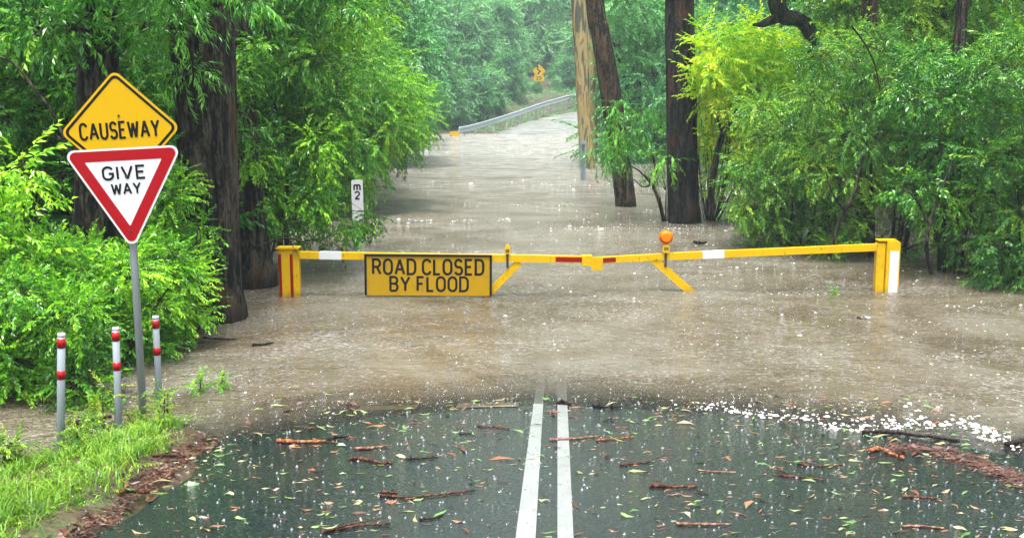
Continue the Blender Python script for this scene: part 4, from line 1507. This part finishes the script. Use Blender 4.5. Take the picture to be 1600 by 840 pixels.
shrub('dense_tree', 'dense mid green tree behind the weeping tree, left of the guardrail end', (560, 270), 42,
      region(540, 640, -20, 190, 39, 46, 34, .8, 1.2, 59), 'mid', 'leaf_far', 59, cat='tree', group='leafy trees left of the flooded road', h=7, spread=2.5, stems=4, r=.12, n_per=60, tone=.6, size=1.35)
shrub('dense_tree', 'dark backing tree between the left trunks and the weeping tree', (420, 330), 27,
      region(300, 520, -40, 330, 24, 30, 40, .7, 1.2, 60), 'mid', 'leaf_mid', 60, cat='tree', group='leafy trees left of the flooded road', h=6, spread=2.5, stems=4, r=.1, n_per=60, tone=.3, size=1.0)  # dark leaf tone so gaps between nearer plants look shaded
shrub('dense_tree', 'backing tree behind the upper left shrubs', (100, 400), 20,
      region(-160, 330, -80, 420, 18, 22, 60, .6, 1.0, 61), 'mid', 'leaf_mid', 61, cat='tree', group='leafy trees left of the flooded road', h=6, spread=3, stems=5, r=.1, n_per=60, tone=.3, size=.9)  # leaf colour darkened to paint shade into gaps of the shrubs in front

# --- right side
shrub('lime_tree', 'slender yellow green tree right of the black trunk', (1112, 342), 22.4,
      region(1095, 1195, 45, 150, 20.8, 23.0, 18, .26, .42, 62) + region(1180, 1285, 60, 150, 20.9, 22.6, 13, .24, .38, 162) + region(1095, 1230, 140, 260, 21.5, 24, 17, .22, .38, 63) + region(1090, 1120, 240, 300, 22.2, 22.6, 2, .15, .2, 64, 14),
      'lime', 'leaf_lime', 62, cat='tree', group='trees right of the flooded road', stems=0 + 1, h=.5, spread=.05, r=.06, n_per=32, tone=.5, droop=.15)
G_R = 'shrubs right of the flooded road'
shrub('weeping_shrub', 'yellowish weeping shrub leaning over the water left of the right gate arm', (1235, 385), 18.2,
      region(1170, 1290, 170, 340, 17.4, 19.4, 28, .24, .42, 65) + region(1140, 1215, 250, 330, 17.4, 18.6, 9, .2, .3, 66, 34) + region(1180, 1330, 330, 385, 17.6, 18.6, 12, .2, .3, 67, 30),
      'weep', 'leaf_weep', 65, group=G_R, h=2.8, spread=1.0, stems=6, r=.03, n_per=54, tone=.55, droop=.4)
shrub('weeping_shrub', 'tall arching green shrub directly behind the right gate post', (1385, 405), 17.0,
      region(1270, 1450, 60, 300, 16.2, 18.6, 42, .26, .44, 68) + region(1300, 1480, 310, 400, 16.6, 17.6, 8, .2, .34, 69, 30),
      'weep', 'leaf_weep', 68, group=G_R, h=3.6, spread=1.2, stems=7, r=.035, n_per=56, tone=.5, droop=.4)
shrub('broad_leaved_shrub', 'dense glossy leaved shrub right of the right gate post', (1490, 425), 15.6,
      region(1420, 1580, 100, 330, 14.9, 17.0, 38, .25, .42, 70) + region(1440, 1600, 330, 415, 15.2, 16.2, 9, .2, .34, 71, 34),
      'broad', 'leaf_mid', 70, group=G_R, h=3.2, spread=1.0, stems=7, r=.03, n_per=50, tone=.5, size=.8, droop=.35)
shrub('fern_leaved_shrub', 'dark feathery shrub at the right picture edge over the water', (1610, 445), 14.3,
      region(1545, 1720, 60, 330, 13.7, 15.6, 34, .24, .40, 72) + region(1560, 1720, 330, 440, 13.8, 14.8, 16, .2, .34, 73, 38),
      'fern', 'leaf_weep', 72, group=G_R, h=3.0, spread=1.0, stems=6, r=.03, n_per=56, tone=.42, size=1.1, droop=.35)
shrub('fine_leaved_tree', 'high light green feathery tree above the weeping shrubs on the right', (1480, 330), 21,
      region(1290, 1620, -120, 110, 19.5, 23, 56, .45, .75, 74), 'weep', 'leaf_weep', 74, cat='tree', group='trees right of the flooded road', h=5.2, spread=1.8, stems=5, r=.07, n_per=70, tone=.6, size=1.35, droop=.35)
shrub('dense_tree', 'dark backing tree behind the weeping shrubs on the right', (1450, 330), 27,
      region(1280, 1700, -60, 300, 25, 30, 56, .7, 1.1, 75), 'mid', 'leaf_mid', 75, cat='tree', group='trees right of the flooded road', h=6, spread=3, stems=5, r=.1, n_per=58, tone=.3, size=1.0)  # darkened leaves paint shade behind the gaps of the weeping shrubs
shrub('willowy_sapling', 'willowy sapling with drooping leaves in front of the dark leaning trunk', (1040, 342), 22.2,
      region(945, 1040, 165, 260, 21.6, 23.2, 10, .2, .30, 76, 22) + region(935, 965, 210, 250, 22, 22.5, 2, .16, .22, 77, 20), 'strap', 'leaf_strap', 76, cat='tree', group='trees right of the flooded road', h=1.4, spread=.25, stems=2, r=.03, tone=.4, droop=.7, size=1.2)
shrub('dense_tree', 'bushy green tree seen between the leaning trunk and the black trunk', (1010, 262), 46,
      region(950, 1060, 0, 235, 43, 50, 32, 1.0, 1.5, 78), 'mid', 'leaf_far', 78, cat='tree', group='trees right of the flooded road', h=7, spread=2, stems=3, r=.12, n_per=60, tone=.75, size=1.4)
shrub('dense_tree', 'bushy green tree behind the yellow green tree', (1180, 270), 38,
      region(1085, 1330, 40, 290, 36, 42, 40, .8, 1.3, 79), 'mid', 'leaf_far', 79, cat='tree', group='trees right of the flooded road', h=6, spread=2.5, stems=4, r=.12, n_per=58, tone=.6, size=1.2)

# crooked dark tree with an elbow in its trunk
d = 20.2
st = px_stem([(1300, 345, d, .15), (1288, 200, d, .14), (1279, 115, d, .13), (1272, 78, d, .12), (1264, 46, d, .13), (1247, 31, d, .12), (1226, 27, d, .14), (1216, 12, d, .16), (1213, -20, d, .16), (1210, -120, d, .13)])
a = st[0]
plant('crooked_tree', 'crooked dark mossy trunk with an elbow above the yellow green tree', 'tree', (a[0], a[1], 0), [[(a[0], a[1], -.8, .28)] + st, px_stem([(1222, 26, d, .10), (1205, 32, d, .08), (1190, 38, d, .055), (1176, 39, d, .02)])],
      crown_above(st[-1][0], st[-1][1], st[-1][2] + 2, 5, 1.2, 80), 'mid', M['leaf_mid'], bark_mat('bark_mossy', (.006, .006, .006), (.05, .042, .038), None, 1.0, .9, (.05, .09, .02)), 80, 'trees right of the flooded road', hero=(.07, 9))

# bare forked sapling stems
def bare(label, rows, d, seed, forks, group='bare saplings in the flood'):
    st = px_stem([(px, py, d, r) for px, py, r in rows])
    b = np.array(st[0][:3])
    t = thing('bare_sapling', label, 'sapling', b, group)
    tb = Tubes(); s = spline(st, 24); tb.add(s[:, :3] - b, s[:, 3], 8, seed, .06)
    for f in forks:
        ss = spline(px_stem([(px, py, d, r) for px, py, r in f]), 14); tb.add(ss[:, :3] - b, ss[:, 3], 6, seed + 1, .06)
    tb.build('trunk', M['bark_dark'], t)


bare('thin bare forked sapling standing in water at the left foot of the black trunk', [(1037, 345, .04), (1030, 315, .04), (1018, 288, .03), (1000, 268, .018), (985, 258, .008)], 22, 5,
     [[(1022, 296, .03), (1024, 270, .022), (1020, 245, .016), (1005, 205, .01)], [(1018, 288, .02), (1005, 292, .014), (990, 280, .008)], [(1024, 270, .016), (1040, 248, .012), (1048, 235, .006)]])
bare('slender dark forked stem of a sapling inside the yellow green foliage', [(1111, 344, .075), (1112, 290, .07), (1122, 235, .065), (1132, 205, .06), (1150, 175, .04), (1178, 118, .025)], 21.4, 6,
     [[(1130, 210, .05), (1122, 180, .035), (1120, 140, .025), (1128, 95, .015)], [(1142, 190, .035), (1175, 165, .025), (1205, 130, .014)]])
bare('bare brown branch stretching up past the left edge of the causeway sign', [(135, 300, .016), (105, 228, .015), (85, 180, .013), (55, 140, .012), (22, 100, .011), (-10, 85, .010)], 9.6, 7, [[(105, 228, .012), (80, 205, .008), (60, 200, .004)]], 'bare branches')

bare('bare dark stem leaning under the shrubs left of the right gate post', [(1296, 400, .035), (1310, 350, .03), (1335, 300, .025), (1350, 240, .015)], 15.9, 8, [[(1320, 330, .02), (1300, 300, .015), (1290, 265, .008)]], 'bare branches')
bare('bare forked stem in front of the shrubs right of the right gate post', [(1455, 428, .03), (1448, 380, .026), (1462, 320, .022), (1490, 250, .012)], 14.6, 9, [[(1452, 350, .02), (1430, 310, .013), (1405, 290, .006)]], 'bare branches')
bare('thin arching bare branch across the upper right shrubs', [(1330, 40, .014), (1352, 70, .013), (1368, 105, .012), (1376, 150, .006)], 15.8, 10, [[(1352, 70, .01), (1375, 80, .007), (1400, 95, .004)]], 'bare branches')
bare('thin bare twigs hanging over the water above the left gate post', [(378, 395, .012), (415, 380, .012), (450, 372, .010), (480, 380, .005)], 13.2, 11, [[(430, 376, .008), (425, 395, .006), (418, 410, .004)], [(450, 372, .007), (462, 392, .005), (468, 402, .003)]], 'bare branches')

# --- far forest: five kinds, copied
def proto(name, seed, h, rad, leaf, bark, n, low=.12, per=34, size=1.0, kind='far'):
    rg = np.random.default_rng(seed)
    cl = []
    for k in range(n):
        f = rg.uniform(low, 1)
        rr = rad * (1 - .55 * max(0, f - .45) / .55) * (.75 + .25 * min(1, f / .4))
        a = rg.uniform(0, 6.28); q = rr * math.sqrt(rg.uniform(.15, 1))
        cl.append((math.cos(a) * q, math.sin(a) * q, f * h, rg.uniform(.75, 1.35)))
    st = [[(0, 0, -1.5, .26), (.1, 0, h * .3, .2), (-.15, .1, h * .65, .14), (.1, 0, h, .04)]]
    return plant(name, 'far tree', 'tree', (0, 0, 0), st, cl, kind, LF[leaf], M[bark], seed, None, n_per=per, size=size, limb_r=.07, twig=.12, tone=.5)


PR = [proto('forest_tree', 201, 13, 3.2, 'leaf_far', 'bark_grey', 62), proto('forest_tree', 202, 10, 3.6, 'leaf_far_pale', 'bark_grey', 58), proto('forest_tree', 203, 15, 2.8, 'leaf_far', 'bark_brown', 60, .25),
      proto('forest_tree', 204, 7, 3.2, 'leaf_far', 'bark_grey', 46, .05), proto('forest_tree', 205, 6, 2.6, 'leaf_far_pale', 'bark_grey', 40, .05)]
FAR_L = 'hazy tree in the misty wood behind the guardrail'
FAR_C = 'pale misty tree on the hillside beyond the bend of the road'
FAR_R = 'tree of the flooded wood behind the black and leaning trunks'
FAR_S = 'tree of the deep wood left of the flooded road'
first = [True] * 5


def put(k, x, y, s, lab, grp, z=None):
    o = PR[k] if first[k] else copy_tree(PR[k])
    first[k] = False
    o.location = (x, y, (max(gz((x, y)), -.4) if z is None else z))
    o.rotation_euler = (0, 0, random.uniform(0, 6.28))
    o.scale = (s * random.uniform(.9, 1.1),) * 2 + (s * random.uniform(.9, 1.12),)
    o['label'] = lab; o['group'] = grp; o['category'] = 'tree'


def put_px(k, px, d, s, lab, grp):
    put(k, (px - 800) / 1700 * d, d, s, lab, grp)


for i, (k, px, d, s) in enumerate([(3, 600, 66, .9), (4, 560, 62, .9), (3, 650, 82, .9), (4, 615, 84, 1.0), (1, 610, 90, 1.1), (0, 575, 80, 1.1), (3, 700, 97, .85), (4, 745, 104, .8), (1, 660, 98, 1.1), (0, 668, 104, 1.2),
                                   (4, 795, 118, .8), (3, 815, 124, .9), (4, 705, 84, .55), (3, 735, 87, .5), (4, 765, 90, .55), (3, 790, 95, .5), (4, 805, 99, .36), (3, 838, 101, .15), (4, 868, 105, .2), (3, 884, 110, .45), (4, 680, 82, .6), (1, 735, 100, .75), (1, 780, 108, .8), (0, 700, 104, 1.0), (1, 875, 128, 1.0), (4, 900, 118, .7), (1, 842, 122, .9), (1, 720, 114, 1.1), (0, 755, 124, 1.2), (2, 690, 124, 1.3), (2, 640, 110, 1.2), (4, 868, 122, .9), (1, 785, 132, 1.2), (4, 845, 130, 1.0), (3, 885, 140, 1.0)]):
    put_px(k, px, d, s, FAR_L, 'misty wood behind the guardrail')
for i, (k, px, d, s) in enumerate([(1, 830, 150, 1.2), (4, 800, 165, 1.5), (1, 865, 170, 1.3), (0, 760, 170, 1.4), (2, 925, 175, 1.4), (0, 840, 200, 1.4), (1, 800, 210, 1.5), (0, 890, 215, 1.6), (0, 740, 215, 1.6), (1, 935, 150, 1.2), (2, 960, 190, 1.5), (1, 1000, 205, 1.6), (0, 850, 240, 1.7), (0, 790, 240, 1.7)]):
    put_px(k, px, d, s, FAR_C, 'misty trees beyond the bend')
for i, (k, px, d, s) in enumerate([(3, 1010, 62, .9), (0, 1000, 86, 1.0), (4, 1030, 58, .8), (1, 1040, 70, 1.0), (0, 1040, 78, 1.1), (2, 1100, 62, 1.0), (3, 1120, 52, .9), (1, 1180, 62, 1.0), (0, 1230, 52, .9), (2, 1290, 60, 1.1), (1, 1350, 48, .9), (0, 1430, 44, .9), (2, 1060, 92, 1.2), (0, 1150, 90, 1.3),
                                   (0, 1540, 40, .9), (1, 1660, 38, .9), (0, 1250, 84, 1.3), (2, 1380, 74, 1.3), (0, 1520, 66, 1.2), (1, 1750, 56, 1.2), (0, 1900, 42, 1.1), (0, 2150, 30, 1.0), (1, 2000, 22, .8), (3, 1900, 17, .7)]):
    put_px(k, px, d, s, FAR_R, 'flooded wood on the right')
for i, (k, px, d, s) in enumerate([(0, 560, 58, 1.0), (2, 500, 52, 1.1), (1, 440, 46, 1.0), (0, 380, 40, .9), (2, 300, 36, .9), (1, 200, 33, .9), (0, 80, 32, .9), (2, -60, 30, .9), (1, 540, 74, 1.2), (0, 460, 70, 1.3), (2, 340, 60, 1.2), (0, 180, 52, 1.2), (0, -250, 28, 1.0), (1, -500, 22, .8), (3, -420, 15, .7)]):
    put_px(k, px, d, s, FAR_S, 'deep wood on the left')

# ------------------------------------------------------------------ small plants, grass, litter, foam
def weed(label, px, py, d, h, seed, kind='fern', leaf='grass', n=26, tone=.6, size=.7, group='small weeds at the water edge', water=False, n2=4):
    a = at(px, py, d)
    z = -.02 if water else gz((a.x, a.y))
    rg = np.random.default_rng(seed)
    b = (a.x, a.y, z)
    cl = [(a.x + rg.normal() * .05 * h / .4, a.y + rg.normal() * .05, z + h * (.3 + .7 * (k + .5) / n2), .10 * h / .4, n) for k in range(n2)]
    return plant('weed', label, 'plant', b, [[(a.x, a.y, z - .1, .006), (a.x + .01, a.y, z + h * .5, .005), (a.x + .02, a.y, z + h, .002)]], cl, kind, LF[leaf], M['bark_brown'], seed, group, twig=.2, limb_r=.01, size=size, tone=tone, droop=.2)


weed('leafy bright weed standing against the middle bollard', 160, 668, 7.95, .42, 301, 'lime', size=.30, n=14, tone=.6)
weed('small leafy weed at the foot of the causeway sign pole', 212, 655, 8.15, .16, 302, size=.35)
weed('weed with reddish stem between the sign pole and the right bollard', 256, 655, 8.1, .30, 303, size=.34, n=14, n2=4)
weed('tall leafy stem on the grass edge right of the sign pole', 262, 690, 7.75, .26, 304, size=.30, n=12)
weed('green leafy sprig poking out of the water right of the bollards', 312, 622, 9.0, .15, 305, 'lime', 'leaf_fern', size=.24, water=True, n=7, tone=.7)
weed('smaller leafy sprig in the water, furthest from the bollards', 346, 618, 9.1, .15, 306, 'lime', 'leaf_fern', size=.20, water=True, n=7, tone=.7)
weed('leafy twig tip above the water before the right gate arm', 1303, 460, 13.7, .07, 307, 'fern', 'leaf_fern', size=.32, water=True, n=8, tone=.7)
weed('feathery seedling at the left behind the white bollard', 122, 640, 8.6, .34, 308, 'weep', 'leaf_fern', size=.6, n=10, tone=.75)
weed('broad leaved weed on the grass bank at the lower left', 22, 720, 7.0, .20, 309, 'lime', size=.30, n=18, tone=.6)
weed('leafy clump on the grass bank just right of the white bollard', 120, 712, 7.3, .2, 310, 'lime', size=.26, n=16, tone=.5)


def scatter_grass():
    rg = np.random.default_rng(77)
    n = 80000
    x = rg.uniform(-6.2, -2.2, n); y = rg.uniform(3.6, 8.7, n)
    d = x - road_x(y)
    e = -2.53 + .12 * lump(x * 1.3, y, 2.2)
    dens = smooth(0, .25, e - d) * (1 - smooth(-.2, .15, y - verge_end(x) + .12 * lump(x, y, 2))) * np.clip(.55 + .55 * lump(x + 3, y, 2.6), .12, 1)
    k = rg.random(n) < dens
    x, y = x[k], y[k]; n = len(x)
    z = ground_z(x, y) - .01
    tuft = .5 + .5 * lump(x * 1.7 + 5, y * 1.7, 2.0)
    h = rg.uniform(.03, .10, n) * (.7 + .9 * np.clip(tuft, 0, 1))
    a = rg.uniform(0, 6.28, n); lean = rg.uniform(.2, 1.7, n) * h
    w = rg.uniform(.0022, .0050, n)
    dx, dy = np.cos(a), np.sin(a)
    P = np.stack([x, y, z], 1)
    D = np.stack([dx, dy, 0 * dx], 1); S = np.stack([-dy, dx, 0 * dx], 1)
    U = np.array([0, 0, 1.0])
    m = P + D * (lean * .35)[:, None] + U * (h * .6)[:, None]
    t = P + D * lean[:, None] + U * (h * .92)[:, None]
    V = np.stack([P - S * w[:, None], P + S * w[:, None], m + S * (w * .8)[:, None], m - S * (w * .8)[:, None], t], 1).reshape(-1, 3)
    i = np.arange(n)[:, None] * 5
    var = np.repeat(np.clip(.45 + .25 * lump(x * 2, y * 2, 3) + rg.normal(size=n) * .18, 0, 1), 5)
    # low leafy rosettes among the blades
    q = rg.random(n) < .075
    fp = P[q] + np.array([0, 0, .03]); m2 = len(fp)
    fd = rg.normal(size=(m2, 3)) * np.array([1, 1, .3]) + np.array([0, 0, .45])
    LV, LFc, LC = foliage((fp, fd, rg.uniform(.14, .30, m2), np.clip(rg.normal(size=m2) * .2 + .5, 0, 1)), 'lime', rg)
    V2 = np.concatenate([V, LV])
    o = np_mesh('grass', V2, [np.concatenate([i + np.array([[0, 1, 2, 3]]), LFc + len(V)]), i + np.array([[3, 2, 4]])], M['grass'], var=np.concatenate([var, LC]))
    tag(o, 'bright green grass and low weeds on the verge', 'grass', kind='stuff')


scatter_grass()


def far_verge():
    rg = np.random.default_rng(78)
    n = 2600
    y = rg.uniform(76, 122, n); off = -rg.uniform(3.0, 12, n) ** 1.0
    x = road_x(y) + off
    z = ground_z(x, y)
    k = z > .05
    p = np.stack([x, y, z], 1)[k]; m = len(p)
    d = rg.normal(size=(m, 3)) * np.array([1, 1, .3]) + np.array([0, 0, .9])
    V, F, va = foliage((p, d, rg.uniform(.35, .8, m), np.clip(.6 + rg.normal(size=m) * .2, 0, 1)), 'mid', rg)
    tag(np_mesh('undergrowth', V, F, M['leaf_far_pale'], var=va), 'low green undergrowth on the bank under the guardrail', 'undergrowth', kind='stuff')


far_verge()


def shards(name, label, cat, pts, size, mat, seed, var=(.0, 1.0), aspect=5.0, thick=.25, leafy=False, ang=None):
    """flat irregular slivers lying at the points"""
    rg = np.random.default_rng(seed)
    n = len(pts)
    a = rg.uniform(0, 6.28, n) if ang is None else rg.normal(size=n) * ang
    L = size * rg.lognormal(0, .45, n); W = L / aspect * rg.uniform(.6, 1.5, n)
    D = np.stack([np.cos(a), np.sin(a), rg.normal(size=n) * .08], 1); S = np.stack([-np.sin(a), np.cos(a), rg.normal(size=n) * .25], 1)
    U = np.array([0, 0, 1.0])
    c = np.asarray(pts)
    b0 = c - D * L[:, None] * .5; b1 = c + D * L[:, None] * .5
    bow = (rg.normal(size=n) * .18)[:, None] * S * L[:, None]
    l = c + bow + S * W[:, None] * .5 + U * (thick * W)[:, None]; r = c + bow - S * W[:, None] * .5 + U * (thick * W)[:, None] * .6
    if leafy:
        q = lambda f, s, zz: c + D * (L * f)[:, None] + S * (W * s)[:, None] + bow * (1 - (2 * f) ** 2) + U * (zz * W)[:, None]
        k = rg.uniform(-.2, .5, (6, n))
        V = np.stack([q(-.5, 0, k[0]), q(-.2, -.42, k[1]), q(.15, -.38, k[2]), q(.5, .05, k[3]), q(.15, .38, k[4]), q(-.2, .42, k[5])], 1).reshape(-1, 3)
        i6 = np.arange(n)[:, None] * 6
        F = [i6 + np.array([[0, 1, 5, 5]])[:, :3], np.concatenate([i6 + np.array([[1, 2, 4, 5]])]), i6 + np.array([[2, 3, 4]])]
        F = [np.concatenate([F[0], F[2]]), F[1]]
        va = np.repeat(rg.uniform(*var, n), 6)
    else:
        V = np.stack([b0, r, b1, l], 1).reshape(-1, 3)
        va = np.repeat(rg.uniform(*var, n), 4); F = np.arange(4 * n).reshape(-1, 4)
    o = np_mesh(name, V, F, mat, var=va)
    return tag(o, label, cat, kind='stuff')


def road_points(n, seed, x0=-2.3, x1=3.7, y0=4.6, y1=8.9, dens=None):
    rg = np.random.default_rng(seed)
    x = rg.uniform(x0, x1, n); y = rg.uniform(y0, y1, n)
    if dens is not None:
        k = rg.random(n) < dens(x, y)
        x, y = x[k], y[k]
    z = np.maximum(ground_z(x, y), 0.0) + .006
    return np.stack([x, y, z], 1)


shards('leaf_litter', 'green, yellow and tan gum leaves strewn over the wet asphalt', 'fallen leaves',
       road_points(3200, 5, dens=lambda x, y: np.clip(.30 + .5 * lump(x * 1.2, y * 1.4, 1.5) + .16 * np.abs(x), .06, .9)), .050, M['litter'], 6, aspect=5.0, thick=.3, ang=.5, leafy=True)
shards('bark_litter', 'reddish bark shreds along the edge of grass and asphalt', 'bark litter',
       np.concatenate([road_points(15000, 7, -2.8, -1.9, 4.2, 8.3, dens=lambda x, y: np.exp(-((x - road_x(y) + 2.49 - .05 * lump(x, y, 2)) / .07) ** 2) * 1.0 * np.clip(.8 + .5 * lump(x, y, 4), .3, 1) * (y < 7.7 + .1 * lump(x, y, 3))),
                       road_points(700, 8, -2.4, 3.6, 4.8, 8.6, dens=lambda x, y: np.clip(.15 + .3 * lump(x * 1.5, y * 2, 1.7), 0, .5))]), .055, M['bark_litter'], 9, aspect=7, thick=.6, var=(0, .95), leafy=True)


def heap_points(n, seed):
    rg = np.random.default_rng(seed)
    out = []
    path = [(1395, 700), (1440, 700), (1490, 708), (1530, 725), (1570, 745), (1620, 765), (1680, 780)]
    for _ in range(n):
        i = rg.integers(0, len(path) - 1); f = rg.random()
        px = path[i][0] * (1 - f) + path[i + 1][0] * f + rg.normal() * 16
        py = path[i][1] * (1 - f) + path[i + 1][1] * f + rg.normal() * 6
        p = on(px, py, .05)
        z = max(gz(p), 0) + .006 + abs(rg.normal()) * .012
        out.append((p.x, p.y, z))
    return np.array(out)


shards('bark_litter', 'red brown heap of shredded bark washed up on the right of the road', 'bark litter', heap_points(1500, 12), .036, M['bark_litter'], 13, var=(.1, .8), aspect=4.5, thick=.6, ang=.6)


def foam_mat():
    t = NT('foam_bubbles')
    p = t.principled((0.66, 0.65, 0.61), 0.35)
    return t.done(p.outputs[0])


M['foam'] = foam_mat()


def domes(name, label, cat, P, R, mat, flat=.55, seed=1, sides=7):
    rg = np.random.default_rng(seed)
    n = len(P)
    a = np.arange(sides) * 2 * np.pi / sides
    tmpl = np.concatenate([np.stack([np.cos(a), np.sin(a), 0 * a - .15], 1), np.stack([np.cos(a + .4) * .68, np.sin(a + .4) * .68, 0 * a + .68], 1), [[0, 0, 1.0]]])
    ws = rg.uniform(.8, 1.5, n)
    V = P[:, None] + tmpl[None] * R[:, None, None] * np.stack([ws, np.ones(n), np.full(n, flat)], 1)[:, None]
    b = np.arange(n)[:, None, None] * (2 * sides + 1)
    i = np.arange(sides); j = (i + 1) % sides
    Q = np.stack([i, j, sides + j, sides + i], 1)[None] + b
    T = np.stack([sides + i, sides + j, np.full(sides, 2 * sides)], 1)[None] + b
    o = np_mesh(name, V.reshape(-1, 3), [Q.reshape(-1, 4), T.reshape(-1, 3)], mat, smooth_shade=True)
    return tag(o, label, cat, kind='stuff')


def foam():
    rg = np.random.default_rng(55)
    P, R = [], []
    # scattered bubbles, thicker on the right
    n = 26000
    y = 8.4 + rg.random(n) ** 1.3 * 16; x = rg.uniform(-6, 9, n)
    d = np.clip(.10 + .34 * smooth(-2, 5, x) + .34 * lump(x * .9, y * 2.2, 1.1), .02, .9)
    k = (rg.random(n) < d * d * .5) & (ground_z(x, y) < -.015)
    P.append(np.stack([x[k], y[k], np.full(k.sum(), .006)], 1)); R.append(rg.lognormal(math.log(.0046), .5, k.sum()) * (1 + .035 * (y[k] - 8)))
    # froth line where the flow meets the road, right side
    path = [(1090, 632), (1140, 638), (1200, 650), (1260, 655), (1320, 668), (1390, 664), (1450, 662), (1520, 672), (1560, 690), (1620, 700), (1700, 712)]
    for _ in range(480):
        i = rg.integers(0, len(path) - 1); f = rg.random()
        w_ = .25 + .75 * i / len(path)
        p = on(path[i][0] * (1 - f) + path[i + 1][0] * f + rg.normal() * 14, path[i][1] * (1 - f) + path[i + 1][1] * f - abs(rg.normal()) * 20 * w_ + 4 + 4 * math.sin(i * 5 + f * 9), 0)
        P.append(np.array([[p.x, p.y, max(gz(p), 0) + .004]])); R.append(np.array([min(.020, rg.lognormal(math.log(.0055 + .005 * w_), .6))]))
    # far streaks of froth beyond the gate
    for (px0, px1, py, cnt) in ((640, 1000, 290, 500), (860, 1180, 300, 500), (620, 800, 345, 380), (860, 1150, 358, 700), (1000, 1180, 330, 420), (700, 900, 320, 300), (560, 760, 395, 240), (640, 900, 238, 160), (1090, 1260, 290, 420)):
        for _ in range(int(cnt * .6)):
            p = on(rg.uniform(px0, px1), py + rg.normal() * 3.5 * abs(rg.normal()) + 2 * math.sin(cnt + rg.random() * 4), 0)
            P.append(np.array([[p.x, p.y, .006]])); R.append(np.array([rg.lognormal(math.log(.0036), .6) * (p.y / 20)]))
    domes('foam_bubbles', 'white froth and bubbles floating on the brown water', 'foam', np.concatenate(P), np.concatenate(R), M['foam'])


foam()


def drop_mat():
    t = NT('splash_water')
    p = t.principled((0.75, 0.8, 0.82), 0.08)
    p.inputs['Transmission Weight'].default_value = 0.75
    return t.done(p.outputs[0])


M['drop'] = drop_mat()


def splashes():
    """little crowns and columns thrown up where raindrops strike"""
    rg = np.random.default_rng(91)
    n1 = 2600
    x = rg.uniform(-2.6, 3.9, n1); y = 4.8 + rg.random(n1) * 4.2
    n2 = 5200
    x = np.concatenate([x, rg.uniform(-5, 7, n2)]); y = np.concatenate([y, 8.6 + rg.random(n2) ** 1.4 * 14])
    z = np.maximum(ground_z(x, y), 0) + .002
    n = len(x)
    h = np.minimum(rg.lognormal(math.log(.005), .5, n), .010) * (1 + .08 * np.clip(y - 6, 0, 20)); r = h * rg.uniform(.3, .8, n)
    a = np.arange(5) * 2 * np.pi / 5
    t = np.concatenate([np.stack([np.cos(a) * 1.6, np.sin(a) * 1.6, 0 * a], 1), np.stack([np.cos(a) * .7, np.sin(a) * .7, 0 * a + .35], 1), np.stack([np.cos(a) * .9, np.sin(a) * .9, 0 * a + .85], 1), [[0, 0, 1.05]]])
    V = np.stack([x, y, z], 1)[:, None] + t[None] * np.stack([r, r, h], 1)[:, None]
    b = np.arange(n)[:, None, None] * 16
    i = np.arange(5); j = (i + 1) % 5
    Q = np.concatenate([np.stack([i, j, 5 + j, 5 + i], 1), np.stack([5 + i, 5 + j, 10 + j, 10 + i], 1)])[None] + b
    T = np.stack([10 + i, 10 + j, np.full(5, 15)], 1)[None] + b
    o = np_mesh('rain_splashes', V.reshape(-1, 3), [Q.reshape(-1, 4), T.reshape(-1, 3)], M['drop'], smooth_shade=True)
    tag(o, 'tiny rain splashes leaping from the road and water', 'rain splashes', kind='stuff')


splashes()

# ------------------------------------------------------------------ the rain-filled air
hz = bpy.data.meshes.new('haze')
x0, x1, y0, y1, z0, z1 = -160, 160, -45, 270, -4.5, 48
hz.from_pydata([(x, y, z) for z in (z0, z1) for y in (y0, y1) for x in (x0, x1)], [], [(0, 2, 3, 1), (4, 5, 7, 6), (0, 1, 5, 4), (2, 6, 7, 3), (0, 4, 6, 2), (1, 3, 7, 5)])
hm = bpy.data.materials.new('rain_haze'); hm.use_nodes = True
hm.node_tree.nodes.clear()
ho = hm.node_tree.nodes.new("ShaderNodeOutputMaterial"); hv = hm.node_tree.nodes.new("ShaderNodeVolumePrincipled")
hv.inputs['Color'].default_value = (0.74, 0.93, 1.0, 1); hv.inputs['Density'].default_value = 0.0009; hv.inputs['Anisotropy'].default_value = 0.1
hm.node_tree.links.new(hv.outputs[0], ho.inputs['Volume'])
hz.materials.append(hm)
ho_ = bpy.data.objects.new('haze', hz); COL.objects.link(ho_)
tag(ho_, 'rain haze filling the air over the flooded road', 'haze', kind='stuff')
